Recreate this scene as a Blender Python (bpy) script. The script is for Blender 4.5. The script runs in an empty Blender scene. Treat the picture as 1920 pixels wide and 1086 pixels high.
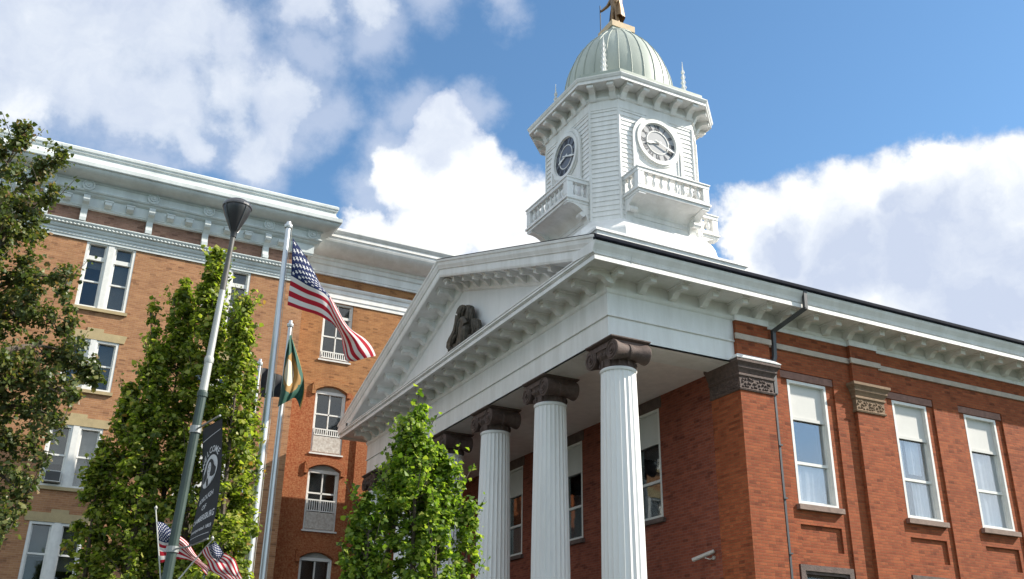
import bpy, bmesh, math, random
import numpy as np
from mathutils import Vector, Matrix
R=math.radians
random.seed(7)
scene=bpy.context.scene
COL=scene.collection
# ------------------------------------------------------------------ camera
FPX=1827.683
yaw,pit,rol=R(26.6633),R(23.19672),R(.93677)
CAM=np.array([-11.62224253,-18.0756332,1.6])
fw=np.array([math.cos(pit)*math.sin(yaw),math.cos(pit)*math.cos(yaw),math.sin(pit)])
rt0=np.array([math.cos(yaw),-math.sin(yaw),0.]); up0=np.cross(rt0,fw)
rt=math.cos(rol)*rt0+math.sin(rol)*up0; up=-math.sin(rol)*rt0+math.cos(rol)*up0
def ray(u,v):
    return rt*(u-960)/FPX-up*(v-543)/FPX+fw
def at(u,v,dep):
    return CAM+ray(u,v)*dep
def atv(u,v,P0,extra=0.):
    n=np.array([fw[0],fw[1],0.]); n/=np.linalg.norm(n); r=ray(u,v); P0=np.asarray(P0,float)
    return CAM+r*((n@(P0-CAM)+extra)/(n@r))
def atz(u,v,z):
    r=ray(u,v); return CAM+r*((z-CAM[2])/r[2])
def ony(u,v,y):
    r=ray(u,v); return CAM+r*((y-CAM[1])/r[1])
cd=bpy.data.cameras.new('Camera'); cam=bpy.data.objects.new('Camera',cd); COL.objects.link(cam)
cd.sensor_fit='HORIZONTAL'; cd.sensor_width=36; cd.lens=FPX/1920*36; cd.clip_end=6000; cd.clip_start=.1
M=Matrix(((rt[0],up[0],-fw[0],CAM[0]),(rt[1],up[1],-fw[1],CAM[1]),(rt[2],up[2],-fw[2],CAM[2]),(0,0,0,1)))
cam.matrix_world=M; scene.camera=cam
# ------------------------------------------------------------------ helpers
class MB:
    def __init__(s): s.v=[]; s.f=[]
    def add(s,vs,fs):
        n=len(s.v); s.v+=[tuple(map(float,p)) for p in vs]; s.f+=[tuple(i+n for i in f) for f in fs]
    def quad(s,*p): s.add(p,[tuple(range(len(p)))])
    def hexa(s,p): # 8 points bottom ring then top ring
        s.add(p,[(3,2,1,0),(4,5,6,7),(0,1,5,4),(1,2,6,5),(2,3,7,6),(3,0,4,7)])
    def box(s,x0,x1,y0,y1,z0,z1):
        s.hexa([(x0,y0,z0),(x1,y0,z0),(x1,y1,z0),(x0,y1,z0),(x0,y0,z1),(x1,y0,z1),(x1,y1,z1),(x0,y1,z1)])
    def fbox(s,F,u0,u1,d0,d1,z0,z1):
        s.hexa([F(u0,d0,z0),F(u1,d0,z0),F(u1,d1,z0),F(u0,d1,z0),F(u0,d0,z1),F(u1,d0,z1),F(u1,d1,z1),F(u0,d1,z1)])
    def extr(s,ring0,ring1,cap=True):
        n=len(ring0); fs=[(i,(i+1)%n,n+(i+1)%n,n+i) for i in range(n)]
        if cap: fs+=[tuple(range(n-1,-1,-1)),tuple(range(n,2*n))]
        s.add(list(ring0)+list(ring1),fs)
    def rings(s,rs,cap=True,closed=True):
        n=len(rs[0]); vs=[p for r in rs for p in r]; fs=[]
        for k in range(len(rs)-1):
            for i in range(n if closed else n-1):
                j=(i+1)%n; fs.append((k*n+i,k*n+j,(k+1)*n+j,(k+1)*n+i))
        if cap and closed: fs+=[tuple(range(n-1,-1,-1)),tuple(range((len(rs)-1)*n,len(rs)*n))]
        s.add(vs,fs)
    def tube(s,pts,rad,n=8,cap=True):
        pts=[Vector(p) for p in pts]
        if not hasattr(rad,'__len__'): rad=[rad]*len(pts)
        rs=[]; a=None
        for i,p in enumerate(pts):
            t=(pts[min(i+1,len(pts)-1)]-pts[max(i-1,0)]).normalized()
            if a is None: a=t.orthogonal().normalized()
            else:
                a=(a-t*a.dot(t)); a=a.normalized() if a.length>1e-6 else t.orthogonal().normalized()
            b=t.cross(a)
            rs.append([p+(a*math.cos(2*math.pi*k/n)+b*math.sin(2*math.pi*k/n))*rad[i] for k in range(n)])
        s.rings(rs,cap)
    def lathe(s,c,prof,n=24,axis='z',cap=True,fl=None):
        rs=[]
        for r,h in prof:
            ring=[]
            for k in range(n):
                a=2*math.pi*k/n; rr=r*(fl(k) if fl else 1)
                ca,sa=rr*math.cos(a),rr*math.sin(a)
                if axis=='z': ring.append((c[0]+ca,c[1]+sa,c[2]+h))
                elif axis=='x': ring.append((c[0]+h,c[1]+ca,c[2]+sa))
                else: ring.append((c[0]+ca,c[1]+h,c[2]+sa))
            rs.append(ring)
        s.rings(rs,cap)
    def sweep(s,path,prof,closed=False,cap=True):
        n=len(path); rs=[]
        for i in range(n):
            p=Vector(path[i])
            d0=(p-Vector(path[i-1])).normalized() if (closed or i>0) else None
            d1=(Vector(path[(i+1)%n])-p).normalized() if (closed or i<n-1) else None
            if d0 is None: d0=d1
            if d1 is None: d1=d0
            n0=Vector((d0.y,-d0.x)); n1=Vector((d1.y,-d1.x)); m=n0+n1; m=m/(m.dot(n0))
            rs.append([(p.x+m.x*o,p.y+m.y*o,z) for o,z in prof])
        k=len(prof); vs=[q for r in rs for q in r]; fs=[]
        for i in range(n if closed else n-1):
            j=(i+1)%n
            for a in range(k-1): fs.append((i*k+a,j*k+a,j*k+a+1,i*k+a+1))
        if cap and not closed: fs+=[tuple(range(k)),tuple(range((n-1)*k,n*k))[::-1]]
        s.add(vs,fs)
    def build(s,name,mat,parent=None,smooth=None,recalc=True):
        me=bpy.data.meshes.new(name)
        loc=Vector(parent['_w']) if parent is not None and '_w' in parent else Vector((0,0,0))
        me.from_pydata([tuple(Vector(p)-loc) for p in s.v],[],s.f); 
        if recalc:
            bm=bmesh.new(); bm.from_mesh(me); bmesh.ops.recalc_face_normals(bm,faces=bm.faces); bm.to_mesh(me); bm.free()
        if smooth is not None:
            me.shade_smooth(); me.set_sharp_from_angle(angle=R(smooth))
        me.materials.append(mat)
        o=bpy.data.objects.new(name,me); COL.objects.link(o)
        if parent is not None:
            o.parent=parent; o['_w']=tuple(loc) if False else parent.get('_w',(0,0,0))
        return o
def tag(o,label,cat,group=None,kind=None):
    o['label']=label; o['category']=cat
    if group: o['group']=group
    if kind: o['kind']=kind
    return o
def thing(name,loc,label,cat,group=None):
    o=bpy.data.objects.new(name,None); COL.objects.link(o); o.location=tuple(loc); o.empty_display_size=.3
    o['_w']=tuple(map(float,loc)); tag(o,label,cat,group); return o
def single(mb,name,mat,label,cat,group=None,smooth=None):
    c=np.mean(np.array(mb.v),axis=0); c[2]=min(p[2] for p in mb.v)
    o=mb.build(name,mat,None,smooth)
    o.data.transform(Matrix.Translation(-Vector(c))); o.location=tuple(c)
    return tag(o,label,cat,group)
def FY(p,sgn=1): return lambda u,d,z:(u,p+d,z)
def FX(p): return lambda u,d,z:(p+d,u,z)
def wall(mb,F,u0,u1,z0,z1,ops,dep=.25):
    us=sorted({u0,u1,*[o[0] for o in ops],*[o[1] for o in ops]}); zs=sorted({z0,z1,*[o[2] for o in ops],*[o[3] for o in ops]})
    us=[u for u in us if u0<=u<=u1]; zs=[z for z in zs if z0<=z<=z1]
    for a,b in zip(us,us[1:]):
        for c,d in zip(zs,zs[1:]):
            m,n=(a+b)/2,(c+d)/2
            if any(o[0]<m<o[1] and o[2]<n<o[3] for o in ops): continue
            mb.quad(F(a,0,c),F(b,0,c),F(b,0,d),F(a,0,d))
    for o in ops:
        a,b,c,d=o[:4]; e=o[4] if len(o)>4 else dep
        mb.quad(F(a,0,c),F(a,e,c),F(a,e,d),F(a,0,d)); mb.quad(F(b,0,c),F(b,e,c),F(b,e,d),F(b,0,d))
        mb.quad(F(a,0,c),F(b,0,c),F(b,e,c),F(a,e,c)); mb.quad(F(a,0,d),F(b,0,d),F(b,e,d),F(a,e,d))
# ------------------------------------------------------------------ materials
def mat(name):
    m=bpy.data.materials.new(name); m.use_nodes=True; nt=m.node_tree; b=nt.nodes['Principled BSDF']; return m,nt,b
def N(nt,t,**k):
    n=nt.nodes.new(t)
    for a,v in k.items():
        if a.startswith('i_'):
            key=a[2:]; key=int(key) if key.isdigit() else key
            n.inputs[key].default_value=v
        else: setattr(n,a,v)
    return n
def L(nt,a,b): nt.links.new(a,b)
def math_(nt,op,a,b=None,c=None):
    n=nt.nodes.new('ShaderNodeMath'); n.operation=op
    for i,x in enumerate((a,b,c)):
        if x is None: continue
        if hasattr(x,'is_output'): nt.links.new(x,n.inputs[i])
        else: n.inputs[i].default_value=x
    return n.outputs[0]
def mixc(nt,f,a,b,mode='MIX'):
    n=nt.nodes.new('ShaderNodeMix'); n.data_type='RGBA'; n.blend_type=mode
    for s,x in ((n.inputs[0],f),(n.inputs[6],a),(n.inputs[7],b)):
        if hasattr(x,'is_output'): nt.links.new(x,s)
        elif isinstance(x,(int,float)): s.default_value=x
        else: s.default_value=(*x,1)
    return n.outputs[2]
def simple(name,col,rough=.6,metal=0,var=.12,scale=3,bump=0,bscale=40,spec=.5,dirt=None,streak=False):
    m,nt,b=mat(name); b.inputs['Roughness'].default_value=rough; b.inputs['Metallic'].default_value=metal
    b.inputs['Specular IOR Level'].default_value=spec
    tc=N(nt,'ShaderNodeTexCoord'); no=N(nt,'ShaderNodeTexNoise',i_Scale=scale,i_Detail=6.,i_Roughness=.65)
    if streak:
        mp=N(nt,'ShaderNodeMapping'); mp.inputs['Scale'].default_value=(1,1,.18); L(nt,tc.outputs['Object'],mp.inputs[0]); L(nt,mp.outputs[0],no.inputs[0])
    else: L(nt,tc.outputs['Object'],no.inputs[0])
    f=math_(nt,'MULTIPLY_ADD',no.outputs[0],2.2,-.6)
    dk=dirt or tuple(c*(1-var*2) for c in col)
    cl=N(nt,'ShaderNodeClamp'); L(nt,f,cl.inputs[0])
    L(nt,mixc(nt,cl.outputs[0],dk,tuple(min(1,c*(1+var*.3)) for c in col)),b.inputs['Base Color'])
    if bump:
        n2=N(nt,'ShaderNodeTexNoise',i_Scale=bscale,i_Detail=4.); L(nt,tc.outputs['Object'],n2.inputs[0])
        bp=N(nt,'ShaderNodeBump',i_Strength=bump,i_Distance=.02); L(nt,n2.outputs[0],bp.inputs['Height']); L(nt,bp.outputs[0],b.inputs['Normal'])
    return m
def brick(name,c1,c2,mortar,patch=None,msize=.007,rough=False,bstr=.6,pcol=None):
    m,nt,b=mat(name); b.inputs['Roughness'].default_value=.85; b.inputs['Specular IOR Level'].default_value=.25
    g=N(nt,'ShaderNodeNewGeometry'); sp=N(nt,'ShaderNodeSeparateXYZ'); L(nt,g.outputs['Position'],sp.inputs[0])
    sn=N(nt,'ShaderNodeSeparateXYZ'); L(nt,g.outputs['True Normal'],sn.inputs[0])
    ay=math_(nt,'GREATER_THAN',math_(nt,'ABSOLUTE',sn.outputs[1]),.5)
    mx=N(nt,'ShaderNodeMix'); L(nt,ay,mx.inputs[0]); L(nt,sp.outputs[1],mx.inputs[2]); L(nt,sp.outputs[0],mx.inputs[3])
    cb=N(nt,'ShaderNodeCombineXYZ'); L(nt,mx.outputs[0],cb.inputs[0]); L(nt,sp.outputs[2],cb.inputs[1])
    bt=N(nt,'ShaderNodeTexBrick',i_Scale=1.); bt.inputs['Brick Width'].default_value=.215; bt.inputs['Row Height'].default_value=.072
    bt.inputs['Mortar Size'].default_value=msize; bt.inputs['Mortar Smooth'].default_value=.3; bt.inputs['Bias'].default_value=0
    bt.inputs['Color1'].default_value=(*c1,1); bt.inputs['Color2'].default_value=(*c2,1); bt.inputs['Mortar'].default_value=(*mortar,1)
    L(nt,cb.outputs[0],bt.inputs[0])
    n1=N(nt,'ShaderNodeTexNoise',i_Scale=.45,i_Detail=8.,i_Roughness=.6); L(nt,g.outputs['Position'],n1.inputs[0])
    # per-course streaks
    mp=N(nt,'ShaderNodeMapping'); mp.inputs['Scale'].default_value=(1.1,1.1,13.); L(nt,g.outputs['Position'],mp.inputs[0])
    n2=N(nt,'ShaderNodeTexNoise',i_Scale=1.,i_Detail=3.); L(nt,mp.outputs[0],n2.inputs[0])
    col=bt.outputs[0]
    col=mixc(nt,.75,col,mixc(nt,n1.outputs[0],(.62,.62,.62),(1.3,1.3,1.3)),'MULTIPLY')
    col=mixc(nt,.6,col,mixc(nt,n2.outputs[0],(.6,.6,.6),(1.4,1.4,1.4)),'MULTIPLY')
    row=math_(nt,'FLOOR',math_(nt,'DIVIDE',sp.outputs[2],.072))
    cu_=math_(nt,'FLOOR',math_(nt,'DIVIDE',math_(nt,'MULTIPLY_ADD',math_(nt,'MODULO',row,2.),.1075,mx.outputs[0]),.215))
    cc2=N(nt,'ShaderNodeCombineXYZ'); L(nt,cu_,cc2.inputs[0]); L(nt,row,cc2.inputs[1]); L(nt,ay,cc2.inputs[2])
    wn=N(nt,'ShaderNodeTexWhiteNoise',noise_dimensions='3D'); L(nt,cc2.outputs[0],wn.inputs[0])
    tone=N(nt,'ShaderNodeValToRGB'); te=tone.color_ramp.elements; te[0].color=(.50,.47,.48,1); te[1].position=.10; te[1].color=(.82,.80,.80,1); t3=te.new(.5); t3.color=(1,1,1,1); t4=te.new(.9); t4.color=(1.0,1.03,1.0,1); t5=te.new(1.0); t5.color=(1.0,1.0,1.0,1)
    L(nt,wn.outputs['Value'],tone.inputs[0]); col=mixc(nt,.85,col,tone.outputs[0],'MULTIPLY')
    mp2=N(nt,'ShaderNodeMapping'); mp2.inputs['Scale'].default_value=(1.7,1.7,.22); L(nt,g.outputs['Position'],mp2.inputs[0])
    n6=N(nt,'ShaderNodeTexNoise',i_Scale=1.,i_Detail=7.,i_Roughness=.65); L(nt,mp2.outputs[0],n6.inputs[0])
    damp=N(nt,'ShaderNodeMapRange',interpolation_type='SMOOTHSTEP'); L(nt,n6.outputs[0],damp.inputs[0]); damp.inputs[1].default_value=.50; damp.inputs[2].default_value=.72
    col=mixc(nt,math_(nt,'MULTIPLY',damp.outputs[0],.38),col,mixc(nt,1.,col,(.55,.52,.55),'MULTIPLY'))
    if patch:   # upper repointed part / lower rough old brick, boundary jagged with courses
        zz,cA,cB=patch
        n3=N(nt,'ShaderNodeTexNoise',i_Scale=2.2,i_Detail=5.); L(nt,g.outputs['Position'],n3.inputs[0])
        h=math_(nt,'ADD',sp.outputs[2],math_(nt,'MULTIPLY_ADD',n3.outputs[0],1.0,-.5))
        low=math_(nt,'LESS_THAN',h,zz)
        n4=N(nt,'ShaderNodeTexNoise',i_Scale=16.,i_Detail=6.,i_Roughness=.7); L(nt,g.outputs['Position'],n4.inputs[0])
        cr=N(nt,'ShaderNodeValToRGB'); cr.color_ramp.elements[0].position=.38; cr.color_ramp.elements[1].position=.66
        cr.color_ramp.elements[0].color=(*cA,1); cr.color_ramp.elements[1].color=(*cB,1); L(nt,n4.outputs[0],cr.inputs[0])
        rgh=mixc(nt,.5,cr.outputs[0],mixc(nt,bt.outputs[1],(1,1,1),(1.35,1.2,1.1)),'MULTIPLY')
        col=mixc(nt,low,col,rgh)
    L(nt,col,b.inputs['Base Color'])
    bp=N(nt,'ShaderNodeBump',i_Strength=bstr,i_Distance=.01,invert=True); L(nt,bt.outputs[1],bp.inputs['Height']); L(nt,bp.outputs[0],b.inputs['Normal'])
    return m
def glass(name,refl,tint=(.75,.8,.82),fk=1.):
    m,nt,b=mat(name); nt.nodes.remove(b); out=nt.nodes['Material Output']
    tr=N(nt,'ShaderNodeBsdfTransparent'); tr.inputs[0].default_value=(*tint,1)
    gl=N(nt,'ShaderNodeBsdfGlossy',i_Roughness=.03); gl.inputs[0].default_value=(.9,.93,.95,1)
    tc=N(nt,'ShaderNodeTexCoord'); no=N(nt,'ShaderNodeTexNoise',i_Scale=1.3,i_Detail=2.); L(nt,tc.outputs['Object'],no.inputs[0])
    bp=N(nt,'ShaderNodeBump',i_Strength=.05,i_Distance=.05); L(nt,no.outputs[0],bp.inputs['Height']); L(nt,bp.outputs[0],gl.inputs['Normal'])
    fr=N(nt,'ShaderNodeLayerWeight'); f=math_(nt,'MULTIPLY_ADD',math_(nt,'POWER',fr.outputs['Facing'],4.),fk,refl)
    mx=N(nt,'ShaderNodeMixShader'); L(nt,f,mx.inputs[0]); L(nt,tr.outputs[0],mx.inputs[1]); L(nt,gl.outputs[0],mx.inputs[2]); L(nt,mx.outputs[0],out.inputs[0])
    return m
WHITE=simple('white_paint',(.84,.835,.82),.55,var=.08,scale=2.2,bump=.15,bscale=25,streak=True,dirt=(.66,.65,.62))
WHITEF=simple('white_frame_paint',(.76,.75,.71),.5,var=.08,scale=6)
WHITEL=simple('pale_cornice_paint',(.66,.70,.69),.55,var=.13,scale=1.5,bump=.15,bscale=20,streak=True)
COLP=simple('column_paint',(.82,.81,.79),.5,var=.06,scale=2,streak=True)
CEIL=simple('ceiling_paint',(.84,.77,.73),.7,var=.08)
BROWN=simple('brownstone',(.15,.105,.09),.8,var=.25,scale=6,bump=.5,bscale=30)
BROWNC=simple('capital_brownstone',(.125,.082,.068),.75,var=.28,scale=9,bump=.5,bscale=40)
TANST=simple('tan_stone',(.27,.175,.105),.85,var=.18,scale=5,bump=.4)
LINT=simple('red_sandstone',(.29,.155,.12),.85,var=.2,scale=5,bump=.4)
SILLM=simple('sill_sandstone',(.30,.21,.17),.85,var=.2,scale=5,bump=.4)
BAND=simple('band_stone',(.56,.47,.39),.85,var=.15,scale=3,bump=.3)
YSTONE=simple('yellow_sandstone',(.45,.35,.19),.85,var=.12,scale=3,bump=.3)
SLATE=simple('slate_roof',(.05,.055,.07),.6,var=.2,scale=6,bump=.3)
GUT=simple('dark_gutter',(.020,.023,.034),.75,var=.25,scale=4,spec=.05)
DPIPE=simple('downspout_paint',(.075,.075,.08),.45,var=.2)
COPPER=simple('pale_green_dome',(.42,.46,.40),.5,var=.12,scale=1.6,streak=True,bump=.1)
RIBM=simple('dome_seam',(.38,.42,.365),.5,var=.15)
BRONZE=simple('gilt_bronze',(.30,.18,.085),.45,metal=.35,var=.3,scale=5,bump=.2)
GOLDB=simple('gilded_wood',(.62,.46,.27),.55,var=.15,scale=4)
EAGLEM=simple('weathered_bronze',(.10,.085,.065),.6,metal=.2,var=.35,scale=9,bump=.5,bscale=30)
DIAL=simple('clock_dial',(.36,.36,.37),.4,var=.05,scale=2)
DIAL_SHADE=simple('clock_dial_shaded',(.10,.11,.14),.35,var=.05,scale=2)  # same dial as the sunlit one, with the left face's shade in its colour
NUM=simple('clock_numeral',(.035,.035,.045),.5)
DARK=simple('dark_room',(.018,.018,.02),.9)
BLIND=simple('window_blind',(.62,.61,.58),.7,var=.05,scale=1.5)
GREYB=simple('grey_blind',(.26,.27,.26),.7,var=.08)
CURT=simple('white_curtain',(.85,.86,.88),.8,var=.12,scale=4)
GLW=glass('wing_glass',.22,(.86,.88,.90)); GLD=glass('dark_glass',.06,(.70,.71,.70),.6); GLP=glass('porch_glass',.10)
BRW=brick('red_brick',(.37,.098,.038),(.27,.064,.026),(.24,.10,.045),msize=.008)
BRP=brick('shaded_red_brick',(.30,.085,.048),(.22,.058,.036),(.24,.11,.08),msize=.008)  # copy of the wing brick, porch shade put into its colour
BRL=brick('tan_red_brick',(.42,.215,.105),(.35,.17,.083),(.42,.25,.16),msize=.007,bstr=.4)
BR2=brick('orange_brick',(.41,.19,.075),(.35,.155,.06),(.40,.23,.12),patch=(13.25,(.25,.062,.022),(.42,.19,.085)),bstr=.7)
BRF=brick('frieze_brick',(.30,.17,.125),(.25,.14,.10),(.3,.2,.16))
STEEL=simple('aluminium_pole',(.62,.64,.66),.35,metal=.5,var=.05)
LAMPP=simple('galvanised_pole',(.50,.50,.47),.45,metal=.3,var=.1,scale=2)
LAMPG=simple('green_pole',(.05,.078,.066),.4,var=.2,scale=3)
LAMPD=simple('dark_lamp_metal',(.03,.03,.034),.35,var=.2)
ASPH=simple('asphalt',(.055,.055,.057),.9,var=.15,scale=2,bump=.4,bscale=80)
PAVE=simple('pavement_concrete',(.09,.087,.08),.85,var=.1,scale=1.2,bump=.2)
GRASS=simple('lawn',(.038,.058,.022),.9,var=.3,scale=.8,bump=.5,bscale=60)
BARK=simple('bark',(.13,.10,.075),.9,var=.3,scale=12,bump=.6,bscale=50)
BLACKC=simple('black_banner_cloth',(.016,.017,.022),.75,var=.2,scale=6)
LETT=simple('banner_lettering',(.62,.62,.64),.7,var=.04)
LETD=simple('banner_print_dark',(.03,.03,.035),.7)
CAMW=simple('camera_white',(.46,.43,.40),.4,var=.05)
def leafmat(name,ramp,trans=.35):
    m,nt,b=mat(name); out=nt.nodes['Material Output']
    g=N(nt,'ShaderNodeNewGeometry'); cr=N(nt,'ShaderNodeValToRGB'); L(nt,g.outputs['Random Per Island'],cr.inputs[0])
    e=cr.color_ramp.elements
    while len(e)<len(ramp): e.new(.5)
    for i,(p,c) in enumerate(ramp): e[i].position=p; e[i].color=(*c,1)
    L(nt,cr.outputs[0],b.inputs['Base Color']); b.inputs['Roughness'].default_value=.45; b.inputs['Specular IOR Level'].default_value=.4
    t=N(nt,'ShaderNodeBsdfTranslucent'); L(nt,mixc(nt,1.,cr.outputs[0],(1.3,1.5,.55),'MULTIPLY'),t.inputs[0])
    mx=N(nt,'ShaderNodeMixShader'); mx.inputs[0].default_value=trans; L(nt,b.outputs[0],mx.inputs[1]); L(nt,t.outputs[0],mx.inputs[2]); L(nt,mx.outputs[0],out.inputs[0])
    return m
LEAFM=leafmat('maple_leaves',[(0,(.065,.10,.02)),(.35,(.16,.21,.035)),(.75,(.34,.38,.07)),(.95,(.46,.44,.12)),(1,(.38,.19,.08))],.52)
LEAFD=leafmat('dark_leaves',[(0,(.045,.065,.022)),(.5,(.10,.13,.04)),(.85,(.19,.19,.06)),(1,(.24,.14,.07))],.36)
LEAFC=leafmat('bright_maple_leaves',[(0,(.06,.11,.018)),(.40,(.16,.25,.035)),(.8,(.31,.39,.055)),(1,(.42,.46,.09))],.48)
# ------------------------------------------------------------------ sky and sun
SUNAZ,SUNEL=R(-23.5),R(36.5)
SUN=np.array([math.cos(SUNAZ)*math.cos(SUNEL),math.sin(SUNAZ)*math.cos(SUNEL),math.sin(SUNEL)])
sl=bpy.data.lights.new('sun','SUN'); sl.energy=4.0; sl.angle=R(.5); sl.color=(1,.93,.82)
so=bpy.data.objects.new('sun',sl); COL.objects.link(so)
so.rotation_mode='QUATERNION'; so.rotation_quaternion=Vector(SUN).to_track_quat('Z','Y'); so.location=(30,-15,40)
w=bpy.data.worlds.new('World'); scene.world=w; w.use_nodes=True; nt=w.node_tree
bg=nt.nodes['Background']; out=nt.nodes['World Output']
sky=N(nt,'ShaderNodeTexSky',sky_type='NISHITA'); sky.sun_disc=False; sky.sun_elevation=SUNEL; sky.sun_rotation=math.pi/2-SUNAZ
sky.air_density=1.0; sky.dust_density=.35; sky.ozone_density=2.2
SKYS=.086
tc=N(nt,'ShaderNodeTexCoord'); D=tc.outputs['Generated']
def vdot(v):
    n=N(nt,'ShaderNodeVectorMath',operation='DOT_PRODUCT'); L(nt,DW,n.inputs[0]); v=np.array(v); v=v/np.linalg.norm(v); n.inputs[1].default_value=tuple(v); return n.outputs['Value']
# warp the direction a little so that cloud outlines billow
nw=N(nt,'ShaderNodeTexNoise',i_Scale=9.,i_Detail=7.,i_Roughness=.6); L(nt,D,nw.inputs[0])
vs=N(nt,'ShaderNodeVectorMath',operation='SUBTRACT'); L(nt,nw.outputs['Color'],vs.inputs[0]); vs.inputs[1].default_value=(.5,.5,.5)
vm=N(nt,'ShaderNodeVectorMath',operation='MULTIPLY_ADD'); L(nt,vs.outputs[0],vm.inputs[0]); vm.inputs[1].default_value=(.10,.10,.10); L(nt,D,vm.inputs[2])
vn=N(nt,'ShaderNodeVectorMath',operation='NORMALIZE'); L(nt,vm.outputs[0],vn.inputs[0]); DW=vn.outputs[0]
def blobs(lst,soft=.5):
    acc=None
    for u,v,rp in lst:
        ang=rp/FPX; d=vdot(ray(u,v))
        a=math_(nt,'ARCCOSINE',math_(nt,'MINIMUM',d,.999999))
        k=math_(nt,'SUBTRACT',1.,math_(nt,'DIVIDE',a,ang))     # 1 centre, 0 rim
        acc=k if acc is None else math_(nt,'SMOOTH_MAX',acc,k,.25)
    return acc
thick=[(840,260,75),(800,330,95),(870,330,100),(850,430,120),(930,380,100),(960,430,120),(780,440,80),(700,425,60),(1010,390,80),
       (1375,440,65),(1400,420,75),(1480,410,95),(1580,400,95),(1680,370,95),(1745,330,75),(1850,360,100),(1920,360,90),(2020,430,150),(1560,520,150),(1750,530,190),(1920,520,200),(1420,480,70)]
bank=[(20,20,230),(150,40,200),(300,60,170),(60,170,110),(180,150,120),(300,190,120),(420,170,110),(430,80,90),(520,190,100),(470,270,80),(340,270,60),(560,10,80),(680,0,80)]
thin=[(430,180,150),(540,190,100),(480,280,80),(330,230,100),(250,290,50),(600,230,70),(590,110,60),(690,60,90),(950,10,60),(770,210,70),(740,280,70),(720,350,70),(790,0,90),(900,220,60),(360,140,130)]
A=blobs(thick); B=blobs(thin); BK=blobs(bank)
nf=N(nt,'ShaderNodeTexNoise',i_Scale=14.,i_Detail=10.,i_Roughness=.62); L(nt,D,nf.inputs[0])
def ss(x,a,b):
    n=N(nt,'ShaderNodeMapRange',interpolation_type='SMOOTHSTEP'); L(nt,x,n.inputs[0]); n.inputs[1].default_value=a; n.inputs[2].default_value=b; return n.outputs[0]
nn=math_(nt,'MULTIPLY_ADD',nf.outputs[0],1.0,-.5)
dA=ss(math_(nt,'MULTIPLY_ADD',nn,1.0,A),.0,.34)
dB=math_(nt,'MULTIPLY',ss(math_(nt,'MULTIPLY_ADD',nn,1.7,B),-.2,.85),.72)
dK=math_(nt,'MULTIPLY',ss(math_(nt,'MULTIPLY_ADD',nn,1.35,BK),-.22,.72),.90)
# made-up clouds out of view, added and brightened to lift the ambient light
nb=N(nt,'ShaderNodeTexNoise',i_Scale=2.3,i_Detail=8.,i_Roughness=.55); L(nt,DW,nb.inputs[0])
view=ss(vdot(fw),.80,.62)
dC=math_(nt,'MULTIPLY',ss(nb.outputs[0],.44,.56),view)
sepz=N(nt,'ShaderNodeSeparateXYZ'); L(nt,D,sepz.inputs[0])
dC=math_(nt,'MULTIPLY',dC,ss(sepz.outputs[2],.02,.2)); dC=math_(nt,'MULTIPLY',dC,ss(vdot((.58,-.66,.47)),1.0,.93))  # gap left in the unseen clouds so the wing panes reflect blue
dens=math_(nt,'MAXIMUM',math_(nt,'MAXIMUM',math_(nt,'MAXIMUM',dA,dK),dB),dC)
# cloud bodies: white sunlit tops, greyer hollow parts
grey=blobs([(1740,470,120),(1580,500,110),(1860,540,180),(1480,480,70),(1690,400,50)])
ng=N(nt,'ShaderNodeTexNoise',i_Scale=6.,i_Detail=6.,i_Roughness=.6); L(nt,DW,ng.inputs[0])
gsh=ss(math_(nt,'MULTIPLY_ADD',ng.outputs[0],1.2,math_(nt,'ADD',grey,-.50)),-.15,.85)
lav=blobs([(420,220,260),(250,230,200),(560,200,130),(640,40,200),(120,60,170),(250,30,150),(830,250,90),(1000,20,90)])
lsh=ss(math_(nt,'MULTIPLY_ADD',ng.outputs[0],.9,math_(nt,'ADD',lav,-.45)),.0,.5)
def noise_at(off,scale,detail,rough):
    va=N(nt,'ShaderNodeVectorMath',operation='ADD'); L(nt,DW,va.inputs[0]); va.inputs[1].default_value=tuple(off)
    n=N(nt,'ShaderNodeTexNoise',i_Scale=scale,i_Detail=detail,i_Roughness=rough); L(nt,va.outputs[0],n.inputs[0]); return n.outputs[0]
lit=math_(nt,'SUBTRACT',noise_at((0,0,0),11.,9.,.58),noise_at(.022*(SUN*.6+np.array([0,0,.8])),11.,9.,.58))
hot=ss(math_(nt,'MULTIPLY_ADD',nn,.8,math_(nt,'MAXIMUM',A,math_(nt,'MULTIPLY',BK,.9))),.05,.50)
bil=math_(nt,'MULTIPLY_ADD',lit,1.5,.0)
tt_=math_(nt,'ADD',hot,bil); tt_=math_(nt,'SUBTRACT',tt_,math_(nt,'MULTIPLY',lsh,.62)); tt_=math_(nt,'SUBTRACT',tt_,math_(nt,'MULTIPLY',gsh,.95))
cw=N(nt,'ShaderNodeValToRGB'); ce=cw.color_ramp.elements; ce[0].position=0.; ce[0].color=(.315,.355,.44,1); ce[1].position=1.; ce[1].color=(.57,.575,.58,1)
e_=ce.new(.5); e_.color=(.42,.45,.50,1); L(nt,tt_,cw.inputs[0]); wc=mixc(nt,dC,cw.outputs[0],(.66,.68,.70))
skyc=N(nt,'ShaderNodeVectorMath',operation='SCALE'); L(nt,sky.outputs[0],skyc.inputs[0]); skyc.inputs['Scale'].default_value=SKYS; skyt=mixc(nt,1.,skyc.outputs[0],(.84,1.08,1.15),'MULTIPLY')
fin=mixc(nt,dens,skyt,wc)
L(nt,fin,bg.inputs[0]); bg.inputs[1].default_value=1.0
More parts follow.
